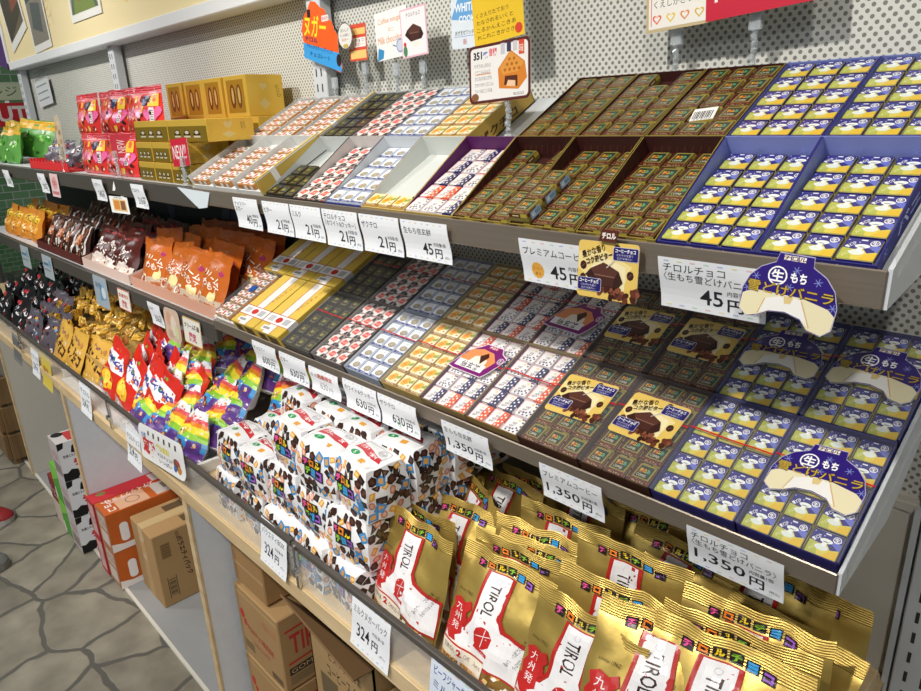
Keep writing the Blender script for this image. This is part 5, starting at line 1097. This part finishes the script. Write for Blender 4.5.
A = Art().rect(.0,.0,.075,.085,'#e8b8c8').rect(.003,.003,.072,.082,'#f2eef0'); choco_hex(A, .040, .042, .022); A.ell(.042,.022,.010,.005,'#f4ecdc').text('チロルチョコ',.018,.07,.04,.007,'#5a4a54').ell(.01,.012,.006,.01,'#4a8a5a').ell(.01,.024,.004,.004,'#c8483a')
p = at(403, 58, 1, .915); sign(rect_pts(.075,.085), A, '#e8b8c8', T(p.x, .915, p.z-.002) @ R(89,'X') @ R(3,'Z'), 'pink-edged sign with a chocolate picture')
clip_stand((p.x+.04, .93, 1.53), .06, 'clear clip holding the pink-edged chocolate sign')
A = Art().poly([(0,.05),(.02,.085),(.08,.08),(.08,.04)],'#6aa8dc').text('WHITE',.01,.06,.05,.014,'#f4f8fc',bold=.03).text('COOKIE',.02,.042,.05,.012,'#f4f8fc',bold=.03).text('まぜまぜクッキー',.01,.022,.055,.008,K).text('新',.03,.006,.01,.010,'#c8383a').line(.008,.02,.07,.02,.0007,'#5a7ac8')
p = at(452, 50, 1, .94); sign(rect_pts(.08,.085,.006), A, '#dfe8f0', T(p.x, .94, p.z) @ R(89,'X'), 'pale blue WHITE COOKIE sign partly behind the yellow one')
A = Art().poly([(.02,.10),(.045,.085),(.06,.10),(.055,.125),(.03,.13)],'#4a2418').rect(.068,.10,.095,.135,'#8a6a5a').ell(.08,.12,.009,.012,'#d8783a').ell(.1,.012,.008,.008,'#d8482c')
A.ring(.05,.075,.024,.0012,'#c8963a',ry=.010).ring(.095,.085,.02,.001,'#c8963a',ry=.009); scrib(A,.008,.01,.09,.045,4,'#4a3a14',rg)
p = at(476, 48, 1, .90); sign(rect_pts(.112,.20), A, '#ecc42e', T(p.x-.002, .90, p.z) @ R(88,'X') @ R(6,'Z'), 'bright yellow handwritten sign above the waffle sign')
clip_stand((p.x+.05, .92, 1.53), .085, 'clear clip holding the yellow sign')
# waffle sign
w, h = .122, .082; A = Art().rrect(0,0,w,h,.008,'#5a241c').rrect(.004,.004,w-.004,h-.004,.006,'#efece8')
A.text('351',.01,.062,.018,.011,K,bold=.04).text('焼',.03,.062,.01,.010,'#4a7ac8',bold=.04).text('音調',.042,.064,.016,.011,'#e0606a',bold=.03); scrib(A,.012,.015,.04,.044,5,K,rg)
A.line(.014,.041,.046,.041,.0012,'#e0964a').poly([(.062,.018),(.06,.045),(.085,.068),(.112,.05),(.116,.028),(.10,.014)],'#d9832c').poly([(.064,.045),(.085,.066),(.110,.049),(.10,.038),(.07,.036)],'#e09a42').poly([(.072,.022),(.074,.034),(.098,.033),(.098,.018)],'#5a2a1c').poly([(.076,.020),(.08,.028),(.094,.026),(.094,.018)],'#f0c8a0')
for r in range(3):
    for c in range(4-r): A.ell(.074+c*.009+r*.0045,.042+r*.007,.0028,.0024,'#b8641c',same=(r+c) > 0,n=6)
A.rect(.066,.064,.074,.079,'#c8c8cc').rect(.078,.066,.086,.079,'#3a3a5a').rect(.09,.066,.098,.079,'#d0ccd0').rect(.101,.060,.111,.079,'#d8482c').text('味',.102,.062,.008,.012,'#f4e8d8').ell(.012,.009,.008,.006,'#8a5a3a').text('MILK CHOCOLATE',.09,.006,.02,.004,K)
p = at(470, 105, 1, .79); sign(rect_pts(w,h,.008), A, '#5a241c', T(p.x, .79, p.z) @ R(86,'X') @ R(3,'Z'), 'brown-framed sign with an orange waffle picture')
clip_stand((-.728, .796, 1.475), .062, 'clear clip standing in the purple tray under the waffle sign')
# hearts sign and NEW sign
A = Art().rect(.004,.004,.111,.10,'#f0ece4').line(.008,.008,.008,.1,.0012,'#d85a5a').rect(0,0,.115,.003,'#c8b48a'); scrib(A,.012,.03,.09,.06,4,'#4a3a34',rg)
for k in range(5): heart(A,.017+k*.021,.016,.007,('#e8644a','#e8c83a','#e08a4a','#d8b83a','#e8844a')[k]); heart(A,.017+k*.021,.016,.0045,'#f0ece4')
p = at(648, 33, 1, .93); sign(rect_pts(.115,.15), A, '#c8b48a', T(p.x-.003, .93, p.z-.001) @ R(88,'X') @ R(3,'Z'), 'cream handwritten sign with a row of small hearts')
clip_stand((-.545, .945, 1.535), .06, 'clear clip holding the hearts sign')
A = Art().text('NEW!!',.012,.020,.122,.062,'#f4eeee'); p = at(707, 22, 1, .925)
sign(rect_pts(.148,.10), A, '#c81e38', T(p.x-.002, .925, p.z) @ R(88,'X') @ R(4,'Z'), 'large red NEW!! sign above the blue trays')
clip_stand((-.432, .94, 1.548), .055, 'clear clip holding the large red NEW!! sign')
A = Art().text('NEW!!',.008,.016,.072,.030,'#f4eeee'); p = at(174, 167, 1, .655)
sign(rect_pts(.092,.060), A, '#c0203a', T(p.x, .655, p.z) @ R(88,'X') @ R(4,'Z'), 'small red NEW!! card in front of the gold boxes')
clip_stand((p.x+.06, .652, 1.379), .045, 'clear clip holding the small red NEW!! card')
A = Art().rect(0,0,.05,.06,'#c83a4a').text('NEW',.008,.02,.034,.02,'#f0e0e0',rot=90); p = at(113, 158, 1, .655); sign(rect_pts(.05,.06), A, '#c83a4a', T(p.x, .655, p.z) @ R(88,'X') @ R(60,'Y'), 'narrow red card seen edge-on in front of the pink pouches')
clip_stand((p.x+.03, .652, 1.379), .05, 'clear clip holding the edge-on red card')
A = Art(); 
for k in range(8): A.ell(.02+.03*(k % 2), .015+k*.014, .012, .008, ('#b08a6a','#d8c4a8','#9a7460')[k % 3])
p = at(60, 160, 1, .66); sign([(0,0),(.07,0),(.075,.11),(.05,.14),(.015,.13)], A, '#c8b49a', T(p.x, .66, p.z) @ R(88,'X'), 'tall beige picture card beside the pink pouches')
clip_stand((p.x+.05, .655, 1.378), .06, 'clear clip holding the tall beige picture card')
A = Art()
for k in range(5): A.line(.02,.03+k*.03,.2,.03+k*.03,.006,'#8a909a',same=k > 0)
p = at(40, 107, 1, .972); sign(rect_pts(.24,.11), A, '#dfe2e6', T(p.x, .972, 1.60) @ R(90,'X') @ R(4,'Z'), 'white notice sheet taped at the left end of the wall')
# red OUT sign beyond the wall end
m = MB(); m.box((-4.62,.60,1.52),(-4.60,1.10,1.645),'#b41f28'); Art().text('OUT',.83,1.545,.24,.085,'#d9d0cc',bold=.03).put(m, lambda u, v, q: (-4.60+q, u, v)); tag(m.build('exit_sign', 'printed_paper'), 'red sign with large white OUT at the far left edge', 'sign')
m = MB(); m.tube((-4.61,.75,0),(-4.61,.75,1.52),.015,'#8a8a8a'); m.tube((-4.61,.75,0),(-4.61,.75,.02),.12,'#8a8a8a',n=20); tag(m.build('sign_post', 'grey_rail'), 'grey post carrying the red OUT sign', 'post')
m = MB(); m.box((-4.64,.9,1.66),(-4.62,1.08,1.75),'#b9c4a4'); Art().text('レジ',.93,1.68,.12,.05,'#4a5a4a').put(m, lambda u, v, q: (-4.62+q, u, v)); m.box((-4.635,.98,1.64),(-4.625,1.0,1.67)); tag(m.build('small_notice', 'printed_paper'), 'small pale green notice above the red OUT sign', 'sign')
m = MB(); m.prism([(.86,1.86),(.99,1.80),(1.0,1.95),(.9,2.05)], 0, .004, '#7a5a9a', M=Matrix(((0,0,1,-4.4),(1,0,0,0),(0,1,0,0),(0,0,0,1)))); m.tube((-4.398,.94,2.0),(-4.398,.94,2.9),.003); tag(m.build('hanging_flag', 'printed_paper'), 'purple hanging flag beyond the left end of the header board', 'flag')

# ================================================================ cartons on the floor
def carton(x0, x1, y0, y1, z0, z1, col, right, front, top, name='carton', label='', group=None, extra=None, open_=False):
    e = empty(name, T(0,0,0), label, 'carton', group); W, D, Hh = x1-x0, y1-y0, z1-z0
    m = MB()
    if not open_: m.box((x0,y0,z0),(x1,y1,z1),col,bev=.003)
    else:
        t = .004
        for lo, hi in (((x0,y0,z0),(x1,y1,z0+t)),((x0,y0,z0),(x1,y0+t,z1)),((x0,y1-t,z0),(x1,y1,z1)),((x0,y0,z0),(x0+t,y1,z1)),((x1-t,y0,z0),(x1,y1,z1))): m.box(lo, hi, col)
    if right: A = Art(); right(A, D, Hh); A.put(m, lambda u, v, q: (x1+q, y0+u, z0+v), eps=.0002)
    if front: A = Art(); front(A, W, Hh); A.put(m, lambda u, v, q: (x0+u, y0-q, z0+v), eps=.0002)
    if top and not open_: A = Art(); top(A, W, D); A.put(m, lambda u, v, q: (x0+u, y0+v, z1+q), eps=.0002)
    m.build('box_body', 'kraft_cardboard', e); return e
KR = '#a8865a'
def br(A, D, H):
    A.text('バラエティパック', .015, .152, .155, .020, '#2c2218', rot=-84, bold=.03).rect(.022,.178,.052,.232,'#8a6a42')
    for k in range(5): A.line(.024,.186+k*.010,.050,.186+k*.010,.002,'#4a3a28',same=k > 0)
    for k in range(11): A.line(.028,.036+k*.006,.050,.036+k*.006,.0012+.0012*(k % 3),'#2c2218',same=k > 0)
    A.rect(.024,.028,.026,.106,'#2c2218').rect(.052,.028,.054,.106,'#2c2218').text('2022.10',.066,.238,.03,.010,'#3a2c1c',rot=-84)
e = carton(-2.24,-2.055,.546,.93,.005,.275,KR,br,lambda A,W,H: A.rect(W*.36,0,W*.60,H,'#b3946a'),
           lambda A,W,D: A.rect(W*.36,0,W*.60,D,'#b89a6c').rect(W*.12,D*.25,W*.34,D*.42,'#5a452c').rect(W*.65,D*.3,W*.88,D*.45,'#5a452c').text('チロルチョコ',W*.2,D*.6,D*.3,W*.14,'#3a2a1c',rot=-60,bold=.02).ring(W*.6,D*.7,W*.2,.006,'#c05a4a',a0=0,a1=2), label='plain brown taped carton beside the orange ones, standing in the left bay')
t_ = MB(); t_.box((-2.172,.5455,.15),(-2.13,.546,.274),'#c4aa7c'); t_.box((-2.172,.546,.2752),(-2.13,.93,.2756),'#c4aa7c'); t_.build('packing_tape', 'glossy_wrapper', e)
def orr(A, D, H): A.rect(0,0,D,H,'#c2601f').poly([(0,0),(D,0),(D,H*.1),(.1,H*.16),(.04,H*.15),(0,H*.22)],'#ece6e4').rrect(.034,.03,.062,.10,.012,'#f0eeee')
def ort(A, W, D): A.rect(0,0,W,D,'#bf5a1c').rect(W*.1,D*.42,W*.9,D*.95,'#c9bfb8').rect(W*.2,D*.5,W*.6,D*.62,'#8a7a70').rect(W*.15,D*.12,W*.95,D*.36,'#d8a888').ring(W*.55,D*.25,W*.22,.004,'#8a7a70').text('チョコ',W*.05,D*.04,W*.8,D*.07,'#e8dcd4',bold=.03)
def orf(A, W, H): A.rect(0,0,W,H,'#a87458').rect(W*.15,H*.1,W*.85,H*.45,'#cabcb0').rect(W*.15,H*.52,W*.85,H*.9,'#c2b0a2').text('チロル',W*.2,H*.6,W*.6,H*.2,'#7a5a4a')
def rdf(A, W, H): A.rect(0,0,W,H,'#b03038').rect(W*.15,H*.1,W*.85,H*.9,'#c8a4a0').text('チョコ',W*.2,H*.4,W*.6,H*.2,'#8a3a3a')
def rdt(A, W, D): A.rect(0,0,W,D,'#c02a34').rect(W*.1,D*.48,W*.9,D*.97,'#c2b4b0').poly([(W*.3,D*.55),(W*.8,D*.6),(W*.7,D*.75),(W*.2,D*.7)],'#a84a44').text('スティックチョコ',W*.1,D*.25,D*.4,W*.4,'#e8c8c4',rot=-80,bold=.04).ell(W*.3,D*.1,W*.2,D*.04,'#8a7a4a')
for k in range(2):
    carton(-2.372,-2.262,.480,.90,.006+.146*k,.150+.146*k,'#bf5a1c',orr,orf,ort,label=f"{['lower','upper'][k]} orange and white sweets carton beside the brown carton",group='orange cartons')
    carton(-2.45,-2.375,.476,.90,.006+.146*k,.150+.146*k,'#b82a32',None,rdf,rdt,label=f"{['lower','upper'][k]} red sweets carton left of the orange ones",group='red cartons')
def cow(A, D, H):
    A.rect(0,0,D,H,'#e9e9ec').poly([(0,H),(.022,H),(.018,.128),(0,.122)],'#151515').poly([(0,0),(.045,0),(.056,.018),(.05,.036),(.03,.042),(.014,.03),(0,.034)],'#151515').poly([(.04,.105),(.055,.1),(.085,.11),(.088,.135),(.06,.14),(.045,.128)],'#151515').text('牧場ミルク',.012,.088,.042,.012,'#2a2a2a',bold=.02).text('チ',.042,.048,.035,.032,'#d2282c',bold=.1).text('ロル',.08,.05,.05,.028,'#d2282c',bold=.08).poly([(.10,0),(.16,0),(.15,.04),(.11,.03)],'#151515').ell(.2,.1,.04,.03,'#151515')
def cowt(A, W, D): A.rect(0,0,W,D,'#c8c4c4').rect(W*.1,D*.1,W*.9,D*.5,'#b83a3a').poly([(0,D*.5),(W*.5,D*.6),(W*.3,D*.8),(0,D*.9)],'#151515').ell(W*.2,D*.06,W*.2,D*.05,'#151515')
for k in range(3): carton(-2.70,-2.59,.452,.86,.0055+.151*k,.154+.151*k,'#d8d6d8',cow,lambda A,W,H: A.rect(0,0,W,H,'#b8b0b0').rect(W*.1,H*.1,W*.9,H*.4,'#8a7a7a').text('チロル',W*.2,H*.5,W*.6,H*.2,'#b03a3a'),cowt,label=f"{['bottom','middle','top'][k]} black and white cow-patterned carton of the stack",group='cow-patterned cartons')
def gr(A, D, H): A.rect(0,0,D,H,'#4f9a34').poly([(0,H*.5),(D,H*.8),(D,H),(0,H)],'#7fc24a').poly([(0,0),(D*.2,0),(D*.1,H*.3),(0,H*.3)],'#e4e6da')
for k in range(2): carton(-2.82,-2.71,.455,.84,.0055+.151*k,.154+.151*k,'#4f9a34',gr,lambda A,W,H: gr(A,W,H),lambda A,W,D: A.rect(0,0,W,D,'#6ab03f').rect(W*.2,D*.1,W*.8,D*.4,'#d8e2c8'),label=f"{['lower','upper'][k]} green sweets carton behind the cow-patterned stack",group='green cartons')
carton(-2.94,-2.83,.458,.80,.0055,.21,'#7a2a24',None,lambda A,W,H: A.rect(0,0,W,H*.5,'#c8b4a8').text('チョコ',W*.1,H*.6,W*.8,H*.2,'#e0c8c0'),None,label='low dark red carton at the far end of the floor cartons')
# cartons in the right bay
def redprint(A, W, H):
    A.ell(W*.12,H*.62,W*.05,H*.07,'#b8342c').ell(W*.17,H*.52,W*.035,H*.05,'#b8342c').text('チロルチョコ株式会社',W*.2,H*.40,W*.62,H*.10,'#b8342c',rot=-6,bold=.01).text('取扱注意',W*.62,H*.68,W*.3,H*.12,'#c07a5a').text('CHOCOLATE',W*.3,H*.26,W*.4,H*.06,'#b05a44').rect(W*.08,H*.12,W*.3,H*.24,'#7a6444').rect(W*.7,H*.05,W*.95,H*.14,'#6a5538')
    A.rect(0,H*.90,W,H*.93,'#b89a6c')
def redright(A, D, H): A.line(.015,H*.80,.20,H*.84,.006,'#b8342c').line(.015,H*.36,.20,H*.40,.006,'#b8342c').text('TIROL',.025,H*.46,.13,H*.28,'#b8342c',bold=.02).rect(.015,H*.20,.14,H*.30,'#3a2f24').text('GOMI 168',.02,H*.22,.11,H*.06,'#c8ac7c').rect(.015,H*.07,.14,H*.18,'#8a7450')
for k in range(3): carton(-1.455,-1.245,.552,.93,.0065+.214*k,.216+.214*k,KR,redright,redprint,None,label=f"{['bottom','middle','top'][k]} brown carton with red printing stacked at the left of the right bay",group='red-printed cartons') if k < 2 else None
carton(-1.455,-1.30,.56,.93,.436,.62,'#a07c50',None,lambda A,W,H: A.rect(0,H*.3,W,H*.34,'#b3926a'),None,label='plain brown carton on top of the red-printed stack')
e = carton(-1.185,-.94,.60,.93,.006,.47,'#a88a5e',None,lambda A,W,H: A.text('ビスケットの素',W*.3,H*.80,W*.5,H*.06,'#3a2f24').text('コーヒースイーツ',W*.25,H*.70,W*.6,H*.07,'#2a2018').rect(W*.12,H*.55,W*.4,H*.68,'#6a5a40').rect(W*.2,H*.3,W*.7,H*.4,'#8a7450'),None,label='open brown carton with a raised dark flap in the right bay',open_=True)
m = MB(); m.add([(-1.19,.60,.47),(-.935,.60,.47),(-.92,.54,.49),(-1.20,.55,.53),(-1.19,.603,.47),(-.935,.603,.47),(-.92,.543,.493),(-1.20,.553,.533)],[(0,1,2,3),(7,6,5,4),(0,4,5,1),(1,5,6,2),(2,6,7,3),(3,7,4,0)],'#6f5434'); m.build('flap', 'kraft_cardboard', e)
carton(-.93,-.66,.61,.93,.006,.40,'#a08258',None,lambda A,W,H: A.text('チロル',W*.2,H*.5,W*.5,H*.12,'#4a3a28'),None,label='closed brown carton at the right of the open one')
m = MB(); m.add([(-1.60,.641,1.376),(-1.50,.641,1.335),(-1.46,.642,1.34),(-1.44,.643,1.372),(-1.60,.6425,1.376),(-1.50,.6425,1.335),(-1.46,.6435,1.34),(-1.44,.6445,1.372)],[(0,1,2,3),(7,6,5,4),(0,4,5,1),(1,5,6,2),(2,6,7,3),(3,7,4,0)],'#cfd8de')
tag(m.build('card_flap', 'printed_paper', M=T(0,-.004,0)), 'folded white card flap hanging off the upper shelf edge beside the nut bar tray', 'card')
# crate beyond, shoes
e = empty('wooden_crate', T(0,0,0), 'dark wooden plank crate on the floor at the far left', 'crate')
for k in range(3):
    m = MB(); m.box((-4.30,.43,.03+k*.14),(-3.62,.45,.155+k*.14),bev=.002); m.build('plank', 'dark_plank', e)
    m = MB(); m.box((-3.62,.45,.03+k*.14),(-3.60,.9,.155+k*.14),bev=.002); m.build('plank', 'dark_plank', e)
for x in (-4.30,-3.66):
    m = MB(); m.box((x,.450,0),(x+.04,.484,.45),bev=.002); m.build('corner_post', 'dark_plank', e)
def shoe(M, c1, c2, label):
    e = empty('sneaker', M, label, 'shoe'); m = MB()
    prof = [(-.135,.030,.085),(-.12,.036,.10),(-.07,.037,.095),(-.02,.038,.085),(.03,.044,.068),(.08,.048,.052),(.115,.042,.042),(.135,.026,.032),(.143,.008,.024)]
    V = []; n = 10
    for x, w, h in prof:
        for k in range(n+1):
            a = PI*k/n; V.append((x, -w*math.cos(a)*(1 if 0 < k < n else 1), .018+(h-.018)*math.sin(a)**.75))
    fs = [(i*(n+1)+k, i*(n+1)+k+1, (i+1)*(n+1)+k+1, (i+1)*(n+1)+k) for i in range(len(prof)-1) for k in range(n)]
    m.add(V, [f[::-1] for f in fs], c1, 0, True); m.add(V[:n+1], [tuple(range(n+1))], c1); m.build('shoe_upper', 'shoe_leather', e)
    m = MB(); pts = [(x, -w*1.04) for x, w, h in prof]+[(x, w*1.04) for x, w, h in prof[::-1]]; m.prism(pts, 0, .020, c2); m.build('sole', 'printed_paper', e)
    m = MB()
    for k in range(4): m.box((-.005+k*.02,-.022,.083-k*.008),(.003+k*.02,.022,.088-k*.008),'#dcd8d4',bev=.002)
    m.build('laces', 'printed_paper', e)
shoe(T(-3.17,.23,0) @ R(38,'Z'), '#8a1c22', '#b8b4b0', 'red sneaker toe at the left edge of the floor')
shoe(T(-2.83,.14,0) @ R(38,'Z'), '#6a6a6a', '#8a8884', 'grey sneaker toe at the left edge, nearer than the red one')

# ================================================================ light
def spot(x, y, z, tx, ty, tz, power, size=.05, angle=70, col=(1,.96,.90), blend=.5):
    l = bpy.data.lights.new('ceiling_spot', 'SPOT'); l.energy = power; l.spot_size = math.radians(angle); l.spot_blend = blend; l.shadow_soft_size = size; l.color = col
    o = bpy.data.objects.new('ceiling_spot', l); COL.objects.link(o); o.location = (x, y, z)
    o.rotation_euler = (Vector((tx, ty, tz))-Vector((x, y, z))).to_track_quat('-Z', 'Y').to_euler()
    return o
for x, p in ((-.7, 150), (-2.05, 120), (-3.5, 120), (.55, 70)): spot(x, -.68, 2.82, x-.05, .75, 1.15, p, angle=80)
spot(.7, -1.2, 2.75, -2.0, .7, .15, 70, angle=38, blend=.3)  # extra narrow spot added to brighten the table's side panels
spot(-.6, -1.2, 2.75, -3.2, .7, .15, 50, angle=36, blend=.3)  # second added spot, same purpose for the panels farther left
def area(x, y, z, sx, sy, power, col):
    l = bpy.data.lights.new('ceiling_fill', 'AREA'); l.energy = power; l.shape = 'RECTANGLE'; l.size = sx; l.size_y = sy; l.color = col
    o = bpy.data.objects.new('ceiling_fill', l); COL.objects.link(o); o.location = (x, y, z); return o
area(-1.6, -2.4, 2.86, 3.0, 1.0, 50, (.92,.96,1)); area(-5.5, -.5, 2.86, 2.0, 1.0, 30, (.95,.97,1))  # soft fill lights added under the ceiling, no visible fixtures
W_ = bpy.data.worlds.new('world'); SC.world = W_; W_.use_nodes = True
W_.node_tree.nodes['Background'].inputs[0].default_value = (.86,.92,1,1); W_.node_tree.nodes['Background'].inputs[1].default_value = .24
vs_ = SC.view_settings; vs_.view_transform = 'Standard'; vs_.look = 'None'; vs_.gamma = 1; vs_.use_curve_mapping = False; vs_.exposure = -0.28
